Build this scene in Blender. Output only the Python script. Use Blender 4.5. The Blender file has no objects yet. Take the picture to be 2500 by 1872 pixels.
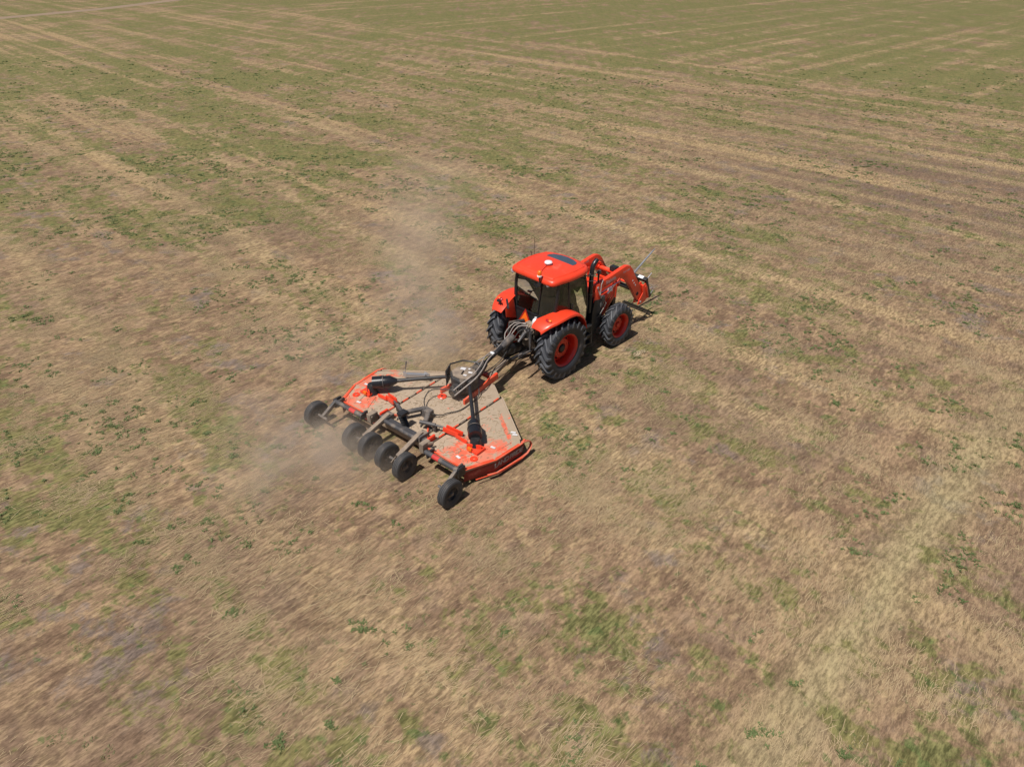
import bpy, bmesh, math, random
import numpy as np
from mathutils import Vector, Matrix
from math import sin, cos, pi, radians as R

random.seed(7); np.random.seed(7)
S = bpy.context.scene
COL = S.collection

# ------------------------------------------------------------------ camera
cam_d = bpy.data.cameras.new('camera')
cam_d.sensor_width = 36.0; cam_d.sensor_fit = 'HORIZONTAL'
cam_d.lens = 1660.0 / 2500.0 * 36.0
cam_d.clip_start = 0.1; cam_d.clip_end = 3000
cam = bpy.data.objects.new('camera', cam_d); COL.objects.link(cam)
PITCH, ROLL, CAMH = R(33.108), R(0.486), 9.146
Fw = Vector((0, cos(PITCH), -sin(PITCH))); Rt0 = Vector((1, 0, 0)); Up0 = Rt0.cross(Fw)
Rt = Rt0 * cos(ROLL) + Up0 * sin(ROLL); Up = Up0 * cos(ROLL) - Rt0 * sin(ROLL)
cam.matrix_world = Matrix(((Rt.x, Up.x, -Fw.x, 0), (Rt.y, Up.y, -Fw.y, 0), (Rt.z, Up.z, -Fw.z, CAMH), (0, 0, 0, 1)))
S.camera = cam

# ------------------------------------------------------------------ light
SUN_AZ = R(230.0)          # mathematical angle of the direction towards the sun
SUN_EL = R(63.0)
w = bpy.data.worlds.new('World'); S.world = w; w.use_nodes = True
nt = w.node_tree; nt.nodes.clear()
sky = nt.nodes.new('ShaderNodeTexSky'); sky.sky_type = 'NISHITA'; sky.sun_disc = False
sky.sun_elevation = SUN_EL; sky.sun_rotation = (pi / 2 - SUN_AZ) % (2 * pi)
sky.air_density = 1.0; sky.dust_density = 1.6
bg = nt.nodes.new('ShaderNodeBackground'); bg.inputs[1].default_value = 0.055
wo = nt.nodes.new('ShaderNodeOutputWorld')
nt.links.new(sky.outputs[0], bg.inputs[0]); nt.links.new(bg.outputs[0], wo.inputs[0])
sd = bpy.data.lights.new('sun', 'SUN'); sd.energy = 4.9; sd.angle = R(0.55); sd.color = (1.0, 0.955, 0.89)
sun = bpy.data.objects.new('sun', sd); COL.objects.link(sun)
tos = Vector((cos(SUN_EL) * cos(SUN_AZ), cos(SUN_EL) * sin(SUN_AZ), sin(SUN_EL)))
sun.rotation_euler = tos.to_track_quat('Z', 'Y').to_euler(); sun.location = (0, 0, 60)
S.view_settings.view_transform = 'Standard'; S.view_settings.look = 'None'
S.view_settings.exposure = 0.0; S.view_settings.gamma = 1.0; S.view_settings.use_curve_mapping = False

# ------------------------------------------------------------------ node helpers
class NT:
    def __init__(s, name):
        s.m = bpy.data.materials.new(name); s.m.use_nodes = True
        s.t = s.m.node_tree; s.t.nodes.clear()
        s.out = s.n('ShaderNodeOutputMaterial')
    def n(s, k, **a):
        x = s.t.nodes.new(k)
        for q, v in a.items(): setattr(x, q, v)
        return x
    def l(s, a, b): s.t.links.new(a, b)
    def put(s, sock, v):
        if isinstance(v, bpy.types.NodeSocket): s.l(v, sock)
        else:
            if isinstance(v, tuple) and len(v) == 3 and len(sock.default_value) == 4: v = v + (1,)
            sock.default_value = v
    def bsdf(s, **kw):
        b = s.n('ShaderNodeBsdfPrincipled')
        for k, v in kw.items(): s.put(b.inputs[k.replace('_', ' ')], v)
        s.l(b.outputs[0], s.out.inputs[0]); s.b = b
        return b
    def coord(s, kind='Object', scale=(1, 1, 1), rotz=0.0):
        c = s.n('ShaderNodeTexCoord'); o = c.outputs[kind]
        if rotz:
            m1 = s.n('ShaderNodeMapping'); m1.inputs['Rotation'].default_value = (0, 0, rotz)
            s.l(o, m1.inputs[0]); o = m1.outputs[0]
        m = s.n('ShaderNodeMapping'); m.inputs['Scale'].default_value = scale
        s.l(o, m.inputs[0]); return m.outputs[0]
    def noise(s, vec, scale, detail=4, rough=0.55, dist=0.0):
        x = s.n('ShaderNodeTexNoise'); s.l(vec, x.inputs['Vector'])
        x.inputs['Scale'].default_value = scale; x.inputs['Detail'].default_value = detail
        x.inputs['Roughness'].default_value = rough; x.inputs['Distortion'].default_value = dist
        return x.outputs[0]
    def mth(s, op, a, b=0.0, clamp=False):
        x = s.n('ShaderNodeMath', operation=op, use_clamp=clamp)
        s.put(x.inputs[0], a); s.put(x.inputs[1], b); return x.outputs[0]
    def rng(s, v, a, b, c=0.0, d=1.0):
        x = s.n('ShaderNodeMapRange', interpolation_type='SMOOTHSTEP')
        s.put(x.inputs[0], v)
        for i, q in enumerate((a, b, c, d)): x.inputs[i + 1].default_value = q
        return x.outputs[0]
    def mix(s, f, a, b, mode='MIX'):
        x = s.n('ShaderNodeMix', data_type='RGBA', blend_type=mode)
        s.put(x.inputs[0], f); s.put(x.inputs[6], a); s.put(x.inputs[7], b); return x.outputs[2]
    def bump(s, h, strength, dist=0.01):
        x = s.n('ShaderNodeBump'); x.inputs['Strength'].default_value = strength
        x.inputs['Distance'].default_value = dist; s.l(h, x.inputs['Height'])
        s.l(x.outputs[0], s.b.inputs['Normal'])
    def attr(s, name):
        a = s.n('ShaderNodeAttribute', attribute_name=name); return a.outputs['Fac']

DUST = (0.36, 0.275, 0.20)
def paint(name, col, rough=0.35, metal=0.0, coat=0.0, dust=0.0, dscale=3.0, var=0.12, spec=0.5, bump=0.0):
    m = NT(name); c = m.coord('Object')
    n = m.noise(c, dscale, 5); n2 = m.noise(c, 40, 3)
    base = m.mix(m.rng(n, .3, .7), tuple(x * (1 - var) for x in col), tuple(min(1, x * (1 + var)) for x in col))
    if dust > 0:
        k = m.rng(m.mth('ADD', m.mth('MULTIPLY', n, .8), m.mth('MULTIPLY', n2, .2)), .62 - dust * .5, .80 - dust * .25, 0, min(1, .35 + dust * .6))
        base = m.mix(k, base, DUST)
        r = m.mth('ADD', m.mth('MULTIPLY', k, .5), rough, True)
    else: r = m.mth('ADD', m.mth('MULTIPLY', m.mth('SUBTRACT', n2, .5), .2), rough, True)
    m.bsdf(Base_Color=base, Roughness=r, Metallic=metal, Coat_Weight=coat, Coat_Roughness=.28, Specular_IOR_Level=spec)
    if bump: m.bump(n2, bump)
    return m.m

M = {}
M['orange'] = paint('orange_paint', (0.80, 0.052, 0.016), .42, coat=.28, var=.06, dust=.08, dscale=2.2, spec=.5)
M['orange_dusty'] = paint('dusty_orange_paint', (0.72, 0.080, 0.028), .55, dust=.34, dscale=4)
M['skirt'] = paint('shade_darkened_skirt', (0.21, 0.024, 0.015), .75, dust=.10, dscale=5)  # orange darkened to paint in shade below the deck edge; thin dust over it
M['rail'] = paint('dust_caked_rail', (0.60, 0.10, 0.05), .7, dust=.42, dscale=4)
M['rim'] = paint('shade_darkened_wheel_orange', (0.58, 0.022, 0.008), .4, coat=.2, dust=.06, dscale=5)  # body orange deepened, so the shade on the wheels is in the colour
M['black'] = paint('black_paint', (0.018, 0.018, 0.020), .45, dust=.10, dscale=6)
M['black_gloss'] = paint('glossy_black_plastic', (0.014, 0.014, 0.017), .3, var=.1)
M['black_dusty'] = paint('dusty_black_steel', (0.030, 0.029, 0.031), .6, dust=.34, dscale=6)
M['grey_steel'] = paint('dusty_grey_steel', (0.085, 0.078, 0.078), .55, metal=.1, dust=.36, dscale=5)
M['tube_grey'] = paint('dark_grey_steel_tube', (0.060, 0.058, 0.062), .5, dust=.30, dscale=4)
M['silver'] = paint('bare_steel', (0.48, 0.48, 0.50), .35, metal=.7, dust=.08)
M['chrome'] = paint('polished_rod', (0.75, 0.75, 0.76), .15, metal=1.0, var=.02)
M['rubber'] = paint('tyre_rubber', (0.028, 0.030, 0.037), .58, dust=.10, dscale=3, spec=.45, bump=.1)
M['rubber_lug'] = paint('lit_tread_rubber', (0.085, 0.088, 0.098), .55, dust=.10, dscale=3, var=.2)  # paler than the carcass: light reflected by flat lug tops put into the colour
M['rubber_dusty'] = paint('dusty_tyre_rubber', (0.048, 0.047, 0.049), .75, dust=.26, dscale=3)
M['hose_grey'] = paint('dusty_hydraulic_hose', (0.30, 0.26, 0.235), .6, dust=.2, dscale=8)
M['hose_black'] = paint('black_hydraulic_hose', (0.04, 0.037, 0.035), .6, dust=.15, dscale=8)
M['rust'] = paint('dusty_tan_steel', (0.20, 0.155, 0.12), .7, dust=.5, dscale=5)
M['white'] = paint('white_plastic', (0.72, 0.74, 0.76), .35, var=.03)
M['decal'] = paint('pale_decal', (0.62, 0.60, 0.60), .5, dust=.10, dscale=14)
M['decal_grey'] = paint('grey_lettering', (0.26, 0.25, 0.26), .5, dust=.12, dscale=14)
M['decal_pink'] = paint('arm_lettering', (0.52, 0.36, 0.35), .5, var=.05)
M['lamp_glass'] = paint('lamp_glass', (0.42, 0.44, 0.48), .15, coat=.6, var=.3, dscale=30)
M['amber'] = paint('amber_lens', (0.80, 0.16, 0.01), .2, coat=.5, var=.05)
M['red_lens'] = paint('red_lens', (0.42, 0.015, 0.02), .2, coat=.5, var=.05)
M['smv'] = paint('fluorescent_orange', (0.95, 0.16, 0.01), .5, var=.03)
M['smv_edge'] = paint('dark_red_reflector', (0.42, 0.02, 0.01), .4, var=.03)
M['reflector'] = paint('red_reflector', (0.55, 0.05, 0.045), .4, dust=.12)
M['pale_straw'] = paint('pale_straw', (0.50, 0.40, 0.26), .8)
M['clip_straw'] = paint('chopped_straw', (0.36, 0.27, 0.17), .85, var=.3)
M['seat'] = paint('grey_seat_fabric', (0.075, 0.10, 0.105), .85, var=.15)
M['interior'] = paint('dark_cab_plastic', (0.035, 0.036, 0.035), .6)
M['interior_light'] = paint('grey_cab_plastic', (0.16, 0.17, 0.16), .6)
M['dark_hole'] = paint('dark_recess', (0.010, 0.008, 0.008), .9)

def glass(name, tint, gl=0.10):
    m = NT(name)
    t = m.n('ShaderNodeBsdfTransparent'); t.inputs[0].default_value = tint + (1,)
    g = m.n('ShaderNodeBsdfGlossy'); g.inputs['Roughness'].default_value = .03; g.inputs[0].default_value = (.9, .95, .95, 1)
    d = m.n('ShaderNodeBsdfDiffuse'); d.inputs[0].default_value = (.30, .27, .22, 1)
    fr = m.n('ShaderNodeFresnel'); fr.inputs[0].default_value = 1.5
    n = m.noise(m.coord('Object'), 3, 4)
    mx = m.n('ShaderNodeMixShader'); m.put(mx.inputs[0], m.rng(n, .35, .75, .004, .028)); m.l(t.outputs[0], mx.inputs[1]); m.l(d.outputs[0], mx.inputs[2])
    mx2 = m.n('ShaderNodeMixShader'); m.put(mx2.inputs[0], m.mth('ADD', m.mth('MULTIPLY', fr.outputs[0], .8), gl * .3, True))
    m.l(mx.outputs[0], mx2.inputs[1]); m.l(g.outputs[0], mx2.inputs[2]); m.l(mx2.outputs[0], m.out.inputs[0])
    return m.m
M['glass'] = glass('tinted_cab_glass', (.22, .27, .25))
M['glass_dark'] = paint('smoked_skylight', (0.055, 0.075, 0.10), .25, coat=.6, var=.1)

# dusty deck: orange paint under tan dust; where the dust lies depends on the place on the deck
def deck_material(name, rear_clean):
    m = NT(name); c = m.coord('Object')
    n = m.noise(c, 3.0, 7, .66); nf = m.noise(c, 14, 4); ns = m.noise(m.coord('Object', (1, 5, 1)), 6, 4)
    sep = m.n('ShaderNodeSeparateXYZ'); m.l(c, sep.inputs[0]); ax = m.mth('ABSOLUTE', sep.outputs[1])
    # cleaner towards the outer rear corner of each wing
    clean = m.mth('MULTIPLY', m.rng(ax, .80, 1.35), m.rng(sep.outputs[0], 1.15, 2.1, 1, .28))
    dd = m.mth('SUBTRACT', m.mth('ADD', 1.79, m.mth('MULTIPLY', m.mth('SUBTRACT', 2.27, ax), .72)), sep.outputs[0])
    band = m.mth('MULTIPLY', m.mth('MULTIPLY', m.rng(dd, .14, .20), m.rng(dd, .27, .34, 1, 0)), m.rng(ax, 1.15, 1.3))
    clean = m.mth('MAXIMUM', clean, m.mth('MULTIPLY', band, .9))
    v = m.mth('ADD', m.mth('ADD', m.mth('MULTIPLY', n, 1.0), m.mth('MULTIPLY', nf, .22)), m.mth('MULTIPLY', ns, .15))
    v = m.mth('SUBTRACT', v, m.mth('MULTIPLY', clean, rear_clean)); v = m.mth('ADD', m.mth('MULTIPLY', m.mth('SUBTRACT', v, .45), 1.5), .45)
    k = m.rng(v, .36, .58, .12, 1)
    haze = m.rng(m.noise(c, 4, 5), .3, .65, .05, .50)
    org = m.mix(haze, (0.84, 0.085, 0.03), (0.40, 0.28, 0.19))
    tan = m.mix(m.noise(c, 9, 5, .6), (0.31, 0.235, 0.165), (0.43, 0.335, 0.245))
    m.bsdf(Base_Color=m.mix(k, org, tan), Roughness=m.rng(k, 0, 1, .45, .95))
    m.bump(m.mth('MULTIPLY', k, nf), .5, .012)
    return m.m
M['deck'] = deck_material('dusty_mower_deck', .27)

# ------------------------------------------------------------------ mesh builder
class MB:
    def __init__(s): s.v = []; s.f = []
    def add(s, vs, fs):
        b = len(s.v); s.v += [tuple(p) for p in vs]; s.f += [tuple(i + b for i in f) for f in fs]; return s
    def box(s, c, d, rot=None, taper=1.0):
        x, y, z = (q / 2 for q in d); vs = []
        for sz in (-1, 1):
            k = taper if sz > 0 else 1
            for sx, sy in ((-1, -1), (1, -1), (1, 1), (-1, 1)): vs.append(Vector((sx * x * k, sy * y * k, sz * z)))
        if rot is not None:
            mt = rot if isinstance(rot, Matrix) else Matrix.Rotation(rot[2], 3, 'Z') @ Matrix.Rotation(rot[1], 3, 'Y') @ Matrix.Rotation(rot[0], 3, 'X')
            vs = [mt @ q for q in vs]
        vs = [q + Vector(c) for q in vs]
        return s.add(vs, [(0, 3, 2, 1), (4, 5, 6, 7), (0, 1, 5, 4), (1, 2, 6, 5), (2, 3, 7, 6), (3, 0, 4, 7)])
    def beam(s, a, b, w, h, up=(0, 0, 1)):
        a = Vector(a); b = Vector(b); d = (b - a); L = d.length; d.normalize()
        u = Vector(up); sd_ = d.cross(u)
        if sd_.length < 1e-4: sd_ = d.cross(Vector((1, 0, 0)))
        sd_.normalize(); u = sd_.cross(d)
        vs = []
        for p in (a, b):
            for i, j in ((-1, -1), (1, -1), (1, 1), (-1, 1)): vs.append(p + sd_ * (i * w / 2) + u * (j * h / 2))
        return s.add(vs, [(0, 3, 2, 1), (4, 5, 6, 7), (0, 1, 5, 4), (1, 2, 6, 5), (2, 3, 7, 6), (3, 0, 4, 7)])
    def tube(s, pts, r, seg=10, cap=True):
        pts = [Vector(p) for p in pts]; n = len(pts)
        rs = r if isinstance(r, (list, tuple)) else [r] * n
        prev = None; vs = []
        for i, p in enumerate(pts):
            d = (pts[min(i + 1, n - 1)] - pts[max(i - 1, 0)])
            if d.length < 1e-7: d = Vector((0, 0, 1))
            d.normalize()
            u = prev if prev is not None else (Vector((0, 0, 1)) if abs(d.z) < .9 else Vector((1, 0, 0)))
            a = d.cross(u); a = a.normalized() if a.length > 1e-5 else d.cross(Vector((1, 0, 0))).normalized()
            u = a.cross(d); prev = u
            for k in range(seg):
                t = 2 * pi * k / seg; vs.append(p + (a * cos(t) + u * sin(t)) * rs[i])
        fs = [(i * seg + k, i * seg + (k + 1) % seg, (i + 1) * seg + (k + 1) % seg, (i + 1) * seg + k) for i in range(n - 1) for k in range(seg)]
        if cap: fs += [tuple(range(seg))[::-1], tuple((n - 1) * seg + k for k in range(seg))]
        return s.add(vs, fs)
    def prism(s, poly, lo, hi, axis='z'):
        n = len(poly)
        def P(a, b, t): return {'z': (a, b, t), 'y': (a, t, b), 'x': (t, a, b)}[axis]
        vs = [P(a, b, lo) for a, b in poly] + [P(a, b, hi) for a, b in poly]
        return s.add(vs, [tuple(range(n))[::-1], tuple(range(n, 2 * n))] + [(i, (i + 1) % n, n + (i + 1) % n, n + i) for i in range(n)])
    def lathe(s, prof, seg=48, c=(0, 0, 0), axis='y', closed=False):
        n = len(prof); vs = []
        for k in range(seg):
            t = 2 * pi * k / seg
            for r, h in prof:
                q = {'y': (r * sin(t), h, r * cos(t)), 'z': (r * cos(t), r * sin(t), h), 'x': (h, r * cos(t), r * sin(t))}[axis]
                vs.append((q[0] + c[0], q[1] + c[1], q[2] + c[2]))
        fs = []
        for k in range(seg):
            k2 = (k + 1) % seg
            for i in range(n if closed else n - 1):
                j = (i + 1) % n; fs.append((k * n + i, k * n + j, k2 * n + j, k2 * n + i))
        return s.add(vs, fs)
    def loft(s, rings, cap0=True, cap1=True):
        n = len(rings[0]); vs = [p for r in rings for p in r]
        fs = [(i * n + k, i * n + (k + 1) % n, (i + 1) * n + (k + 1) % n, (i + 1) * n + k) for i in range(len(rings) - 1) for k in range(n)]
        if cap0: fs.append(tuple(range(n))[::-1])
        if cap1: fs.append(tuple((len(rings) - 1) * n + k for k in range(n)))
        return s.add(vs, fs)
    def sheet(s, quad, th=.006):
        q = [Vector(p) for p in quad]; n = (q[1] - q[0]).cross(q[2] - q[0]).normalized() * th / 2
        k = len(q); vs = [p - n for p in q] + [p + n for p in q]
        return s.add(vs, [tuple(range(k))[::-1], tuple(range(k, 2 * k))] + [(i, (i + 1) % k, k + (i + 1) % k, k + i) for i in range(k)])
    def build(s, name, mat, parent=None, bevel=0.0, smooth=None, seg=2):
        me = bpy.data.meshes.new(name); me.from_pydata(s.v, [], s.f); me.update()
        bm = bmesh.new(); bm.from_mesh(me); bmesh.ops.recalc_face_normals(bm, faces=bm.faces)
        if bevel > 0:
            ed = [e for e in bm.edges if len(e.link_faces) == 2 and e.calc_face_angle(0) > R(25)]
            try: bmesh.ops.bevel(bm, geom=ed, offset=bevel, segments=seg, profile=.6, affect='EDGES', clamp_overlap=True)
            except Exception: pass
        ang = R(smooth if smooth is not None else 32)
        for f in bm.faces: f.smooth = True
        for e in bm.edges:
            if len(e.link_faces) == 2 and e.calc_face_angle(0) > ang: e.smooth = False
        bm.to_mesh(me); bm.free()
        me.materials.append(M[mat] if isinstance(mat, str) else mat)
        o = bpy.data.objects.new(name, me); COL.objects.link(o)
        if parent is not None: o.parent = parent
        return o
def B(): return MB()

def empty(name, loc=(0, 0, 0), rz=0.0, parent=None):
    o = bpy.data.objects.new(name, None); COL.objects.link(o); o.location = loc; o.rotation_euler = (0, 0, rz)
    o.empty_display_size = .2
    if parent is not None: o.parent = parent
    return o
def tag(o, label=None, cat=None, group=None, kind=None):
    for k, v in (('label', label), ('category', cat), ('group', group), ('kind', kind)):
        if v: o[k] = v
    return o
def copy_obj(o, parent, loc=None, mir=False):
    c = o.copy(); COL.objects.link(c); c.parent = parent
    if loc is not None: c.location = loc
    for ch in o.children: copy_obj(ch, c)
    return c
def text_mesh(txt, size, name, mat, parent, mtx, ext=.002, space=1.0, bold=0.0):
    cu = bpy.data.curves.new('t', 'FONT'); cu.body = txt; cu.size = size; cu.extrude = ext; cu.offset = bold
    cu.align_x = 'CENTER'; cu.align_y = 'CENTER'; cu.space_character = space; cu.resolution_u = 3
    tmp = bpy.data.objects.new('t', cu); COL.objects.link(tmp)
    bpy.context.view_layer.update()
    me = bpy.data.meshes.new_from_object(tmp.evaluated_get(bpy.context.evaluated_depsgraph_get()))
    me.transform(mtx); me.materials.clear(); me.materials.append(M[mat]); me.name = name
    bpy.data.objects.remove(tmp); bpy.data.curves.remove(cu)
    o = bpy.data.objects.new(name, me); COL.objects.link(o); o.parent = parent
    return o
def frame(origin, xdir, ydir):
    x = Vector(xdir).normalized(); y = Vector(ydir); y = (y - x * y.dot(x)).normalized(); z = x.cross(y); o = Vector(origin)
    return Matrix(((x.x, y.x, z.x, o.x), (x.y, y.y, z.y, o.y), (x.z, y.z, z.z, o.z), (0, 0, 0, 1)))

# ================================================================== GROUND
U45 = R(46.5)     # travel direction of the machines and the lie of the cut grass
def tbl(n=256, seed=0): return np.random.RandomState(seed).rand(n, n)
_T = [tbl(256, i) for i in range(12)]
def vn(x, y, scale, k=0):
    x = np.asarray(x) / scale + 1000.3 * (k + 1); y = np.asarray(y) / scale + 517.7 * (k + 2)
    xi = np.floor(x).astype(int); yi = np.floor(y).astype(int); fx = x - xi; fy = y - yi
    fx = fx * fx * (3 - 2 * fx); fy = fy * fy * (3 - 2 * fy); T = _T[k % 12]
    a = T[xi % 256, yi % 256]; b = T[(xi + 1) % 256, yi % 256]; c = T[xi % 256, (yi + 1) % 256]; d = T[(xi + 1) % 256, (yi + 1) % 256]
    return (a * (1 - fx) + b * fx) * (1 - fy) + (c * (1 - fx) + d * fx) * fy
def fbm(x, y, scale, k=0, o=4):
    r = 0; a = .5; t = 0
    for i in range(o): r = r + a * vn(x, y, scale / 2 ** i, k + i * 3); t += a; a *= .55
    return r / t
def ss(v, a, b):
    t = np.clip((v - a) / (b - a), 0, 1); return t * t * (3 - 2 * t)
ROWS = [(-9.6, .6), (-8.2, .4), (-3.6, .5), (-2.2, .4), (2.1, .6), (3.5, .75), (8.3, .75), (9.7, 1.0), (13.4, .9), (15.6, .9), (19.2, .6), (20.9, 1.0), (24.6, .5), (26.2, .5),
        (29.4, .9), (31.2, .5), (35.2, .6), (38.3, .8), (41.0, .8), (43.8, .6), (48.0, .6), (51.5, .7), (56.5, .5), (61.0, .7)]
def field_maps(x, y):
    x = np.asarray(x, float); y = np.asarray(y, float)
    s = (x + y) * .7071; t = (y - x) * .7071            # s along the travel direction, t across it
    wob = (fbm(x, y, 14, 2, 3) - .5) * 1.4
    row = np.zeros_like(x)
    for p, a in ROWS:
        row = np.maximum(row, a * np.exp(-((s + wob - p) / (.34 + .12 * a)) ** 2))
    fine = (.5 + .5 * np.cos((s + wob * .5) * 2 * pi / .82)) ** 1.6 * ss(fbm(s * .3, t * .07, 1.2, 6, 3), .36, .66)
    head = ss(s + (fbm(x, y, 10, 3, 3) - .5) * 5, 55, 61)      # far headland, worked along the travel direction
    rowR = np.zeros_like(x)
    for p in (-30, -22, -14, -7, 2, 9, 17.3, 21, 24.8, 31, 38, 44, 52): rowR = np.maximum(rowR, np.exp(-((t + wob * .6 - p) / .75) ** 2))
    row = row * (1 - head) + rowR * head * 1.0
    row = row * ss(fbm(s * .5, t * .10, 1.1, 5, 3), .10, .40) * (1 - .5 * ss(-t, -8, 2) * ss(-s, -30, -12))
    row = np.maximum(row, .5 * fine * (1 - head) * ss(y, 16, 40))
    strip0 = np.exp(-((t - 1.0 + wob * .2) / .50) ** 2) * ss(s, -2, 3) * ss(-s, -22, -14)
    g = fbm(s * 1.0, t * .45, 1.7, 1, 3) * .45 + fbm(x, y, .55, 4, 3) * .40 + fbm(x, y, 11, 9, 2) * .15
    far = ss(y, 24, 62) * (.55 + .45 * ss(-x, -12, 20)); left = ss(-x - .25 * y, -4, 6) * .4
    brown = np.exp(-(((x - 20) / 6) ** 2 + ((y - 29) / 8.5) ** 2)) + .6 * np.exp(-(((x - 16) / 10) ** 2 + ((y - 33) / 12) ** 2))
    g = g + .070 * far + .020 * left + .085 * head - .11 * brown - .05 * fine
    swath = ss(t, 7.1, 7.6) * ss(-t, -12.1, -11.6) * ss(-s, -6.4, -5.4)
    g = g - .070 * swath; row = row * (1 - .55 * swath)
    g = g - .060 * (1 - ss(y, 14, 34)) - .035 * (1 - ss(y, 6, 11)) - .10 * strip0
    green = ss(g, .36, .70)
    strip = strip0
    bare = ss(fbm(x, y, 1.6, 7, 4), .48, .70)
    bare = np.maximum(bare, 1.0 * brown * ss(fbm(x, y, 2.2, 11, 3), .22, .50))
    bare = np.maximum(bare, .8 * np.exp(-((t - 10.75) / .20) ** 2) * ss(-s, -5, -1) * ss(vn(s, t, 2.2, 9), .2, .55))
    bare = np.maximum(bare, ss(fbm(x, y, 1.3, 8, 3), .40, .62) * np.exp(-((t + 1.2) / 1.3) ** 2) * ss(s, 2, 5) * ss(-s, -16, -11))
    dark = np.maximum(brown * .9 * ss(fbm(s, t * .4, 3.0, 4, 4), .30, .58), np.exp(-((t - 10.75 + wob * .2) / .30) ** 2) * ss(-s, -4.5, 0) * ss(vn(s, t, 1.8, 9), .15, .5))
    dark = np.maximum(dark, .55 * ss(fbm(x + 50, y, 4.5, 2, 4), .56, .70))
    return green, np.clip((.82 + .18 * ss(y, 18, 45)) * row, 0, 1), bare, strip, dark, head, .55 + .35 * ss(y, 12, 40)

def axis(lim_near, step, lim_far, grow):
    v = list(np.arange(0, lim_near + 1e-6, step)); d = step
    while v[-1] < lim_far: d *= grow; v.append(v[-1] + d)
    return v
ax = axis(22, .16, 900, 1.035); xs = np.array([-q for q in ax[:0:-1]] + ax)
ay = axis(34, .16, 1500, 1.030); ys = np.array([2 + q for q in ay]); ys = np.concatenate([[-900, -200, -60, -20, -6, -2, 0, 1], ys])
gx, gy = np.meshgrid(xs, ys, indexing='ij')
gg, gr, gb, gs_, gd_, gh_, gf_ = field_maps(gx, gy)
near = np.exp(-(np.hypot(gx, gy - 16) / 60) ** 2)
def relief(x, y): return ((fbm(x, y, 1.3, 8) - .5) * .030 - .014) * np.exp(-(np.hypot(x, y - 16) / 60) ** 2)
gz = relief(gx, gy)
nx, ny = gx.shape
vs = np.stack([gx.ravel(), gy.ravel(), gz.ravel()], 1)
ii = (np.arange(nx - 1)[:, None] * ny + np.arange(ny - 1)[None]).ravel()
fs = np.stack([ii, ii + ny, ii + ny + 1, ii + 1], 1)
me = bpy.data.meshes.new('field')
me.vertices.add(len(vs)); me.vertices.foreach_set('co', vs.ravel())
me.loops.add(fs.size); me.loops.foreach_set('vertex_index', fs.ravel().astype(np.int32))
me.polygons.add(len(fs)); me.polygons.foreach_set('loop_start', np.arange(0, fs.size, 4, dtype=np.int32)); me.polygons.foreach_set('loop_total', np.full(len(fs), 4, np.int32))
me.update(); me.validate()
for nm, arr in (('green', gg), ('straw', gr), ('bare', gb), ('strip', gs_), ('dark', gd_), ('head', gh_), ('farrow', gf_)):
    a = me.attributes.new(nm, 'FLOAT', 'POINT'); a.data.foreach_set('value', arr.ravel().astype(np.float32))
me.polygons.foreach_set('use_smooth', np.ones(len(fs), bool))
field = bpy.data.objects.new('field', me); COL.objects.link(field)
tag(field, 'mown hay field of dry straw and green regrowth patches', None, None, 'structure')

m = NT('mown_field')
cw = m.coord('Object')
cs = m.coord('Object', (.55, 1, 1), -U45)      # stretched along the lie of the cut grass
n1 = m.noise(cs, 2.0, 8, .70, .4); n2 = m.noise(cs, 4.2, 8, .68); n3 = m.noise(cw, 2.5, 9, .72, .4)
n4 = m.noise(cw, 3.4, 7, .60, .3); n5 = m.noise(cw, 1.1, 8, .66); cl = m.coord('Object', (.30, 1, 1), -U45); n6 = m.noise(cl, 17, 5, .62); n7 = m.noise(cl, 55, 3, .6)
col = m.mix(m.rng(n1, .42, .60), (0.188, 0.120, 0.076), (0.312, 0.208, 0.126))
col = m.mix(m.rng(n2, .50, .64, 0, .75), col, (0.405, 0.282, 0.158))
col = m.mix(m.mth('MULTIPLY', m.rng(n5, .50, .60), m.rng(m.attr('bare'), .1, .9, .15, .8)), col, m.mix(n6, (0.150, 0.117, 0.102), (0.225, 0.178, 0.153)))
col = m.mix(m.mth('MULTIPLY', m.attr('dark'), m.rng(n2, .35, .6, .35, .8)), col, m.mix(n6, (0.120, 0.080, 0.058), (0.205, 0.140, 0.102)))
gold = m.mix(m.rng(n6, .35, .65), (0.30, 0.215, 0.118), (0.44, 0.325, 0.180))
col = m.mix(m.mth('MULTIPLY', m.attr('straw'), m.rng(n2, .34, .54, .25, 1.0)), col, gold)
n8 = m.noise(m.coord('Object', (.35, 1, 1), pi / 4), .42, 9, .74)
# old sowing and windrow lines: long streaks across the travel direction, and along it on the far headland
ra = m.noise(m.coord('Object', (1, .028, 1), -pi / 4), .55, 5, .62, .15)
rb = m.noise(m.coord('Object', (.028, 1, 1), -pi / 4), .42, 5, .62, .15)
hm = m.attr('head'); rw = m.mth('ADD', m.mth('MULTIPLY', ra, m.mth('SUBTRACT', 1, hm)), m.mth('MULTIPLY', rb, hm))
rwa = m.attr('farrow')
pale = m.mix(m.rng(n6, .35, .65), (0.290, 0.202, 0.106), (0.450, 0.322, 0.172))
col = m.mix(m.mth('MULTIPLY', m.mth('MULTIPLY', m.rng(rw, .53, .64), m.rng(n2, .36, .56, .35, 1)), rwa), col, pale)
gv = m.mth('ADD', m.mth('ADD', m.mth('ADD', m.mth('MULTIPLY', n3, .60), m.mth('MULTIPLY', n8, .40)), m.mth('MULTIPLY', m.mth('MULTIPLY', m.mth('SUBTRACT', .50, rw), rwa), .55)), m.mth('MULTIPLY', m.mth('SUBTRACT', m.attr('green'), .42), .15))
gm = m.rng(gv, .470, .560, 0, .88)
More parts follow.
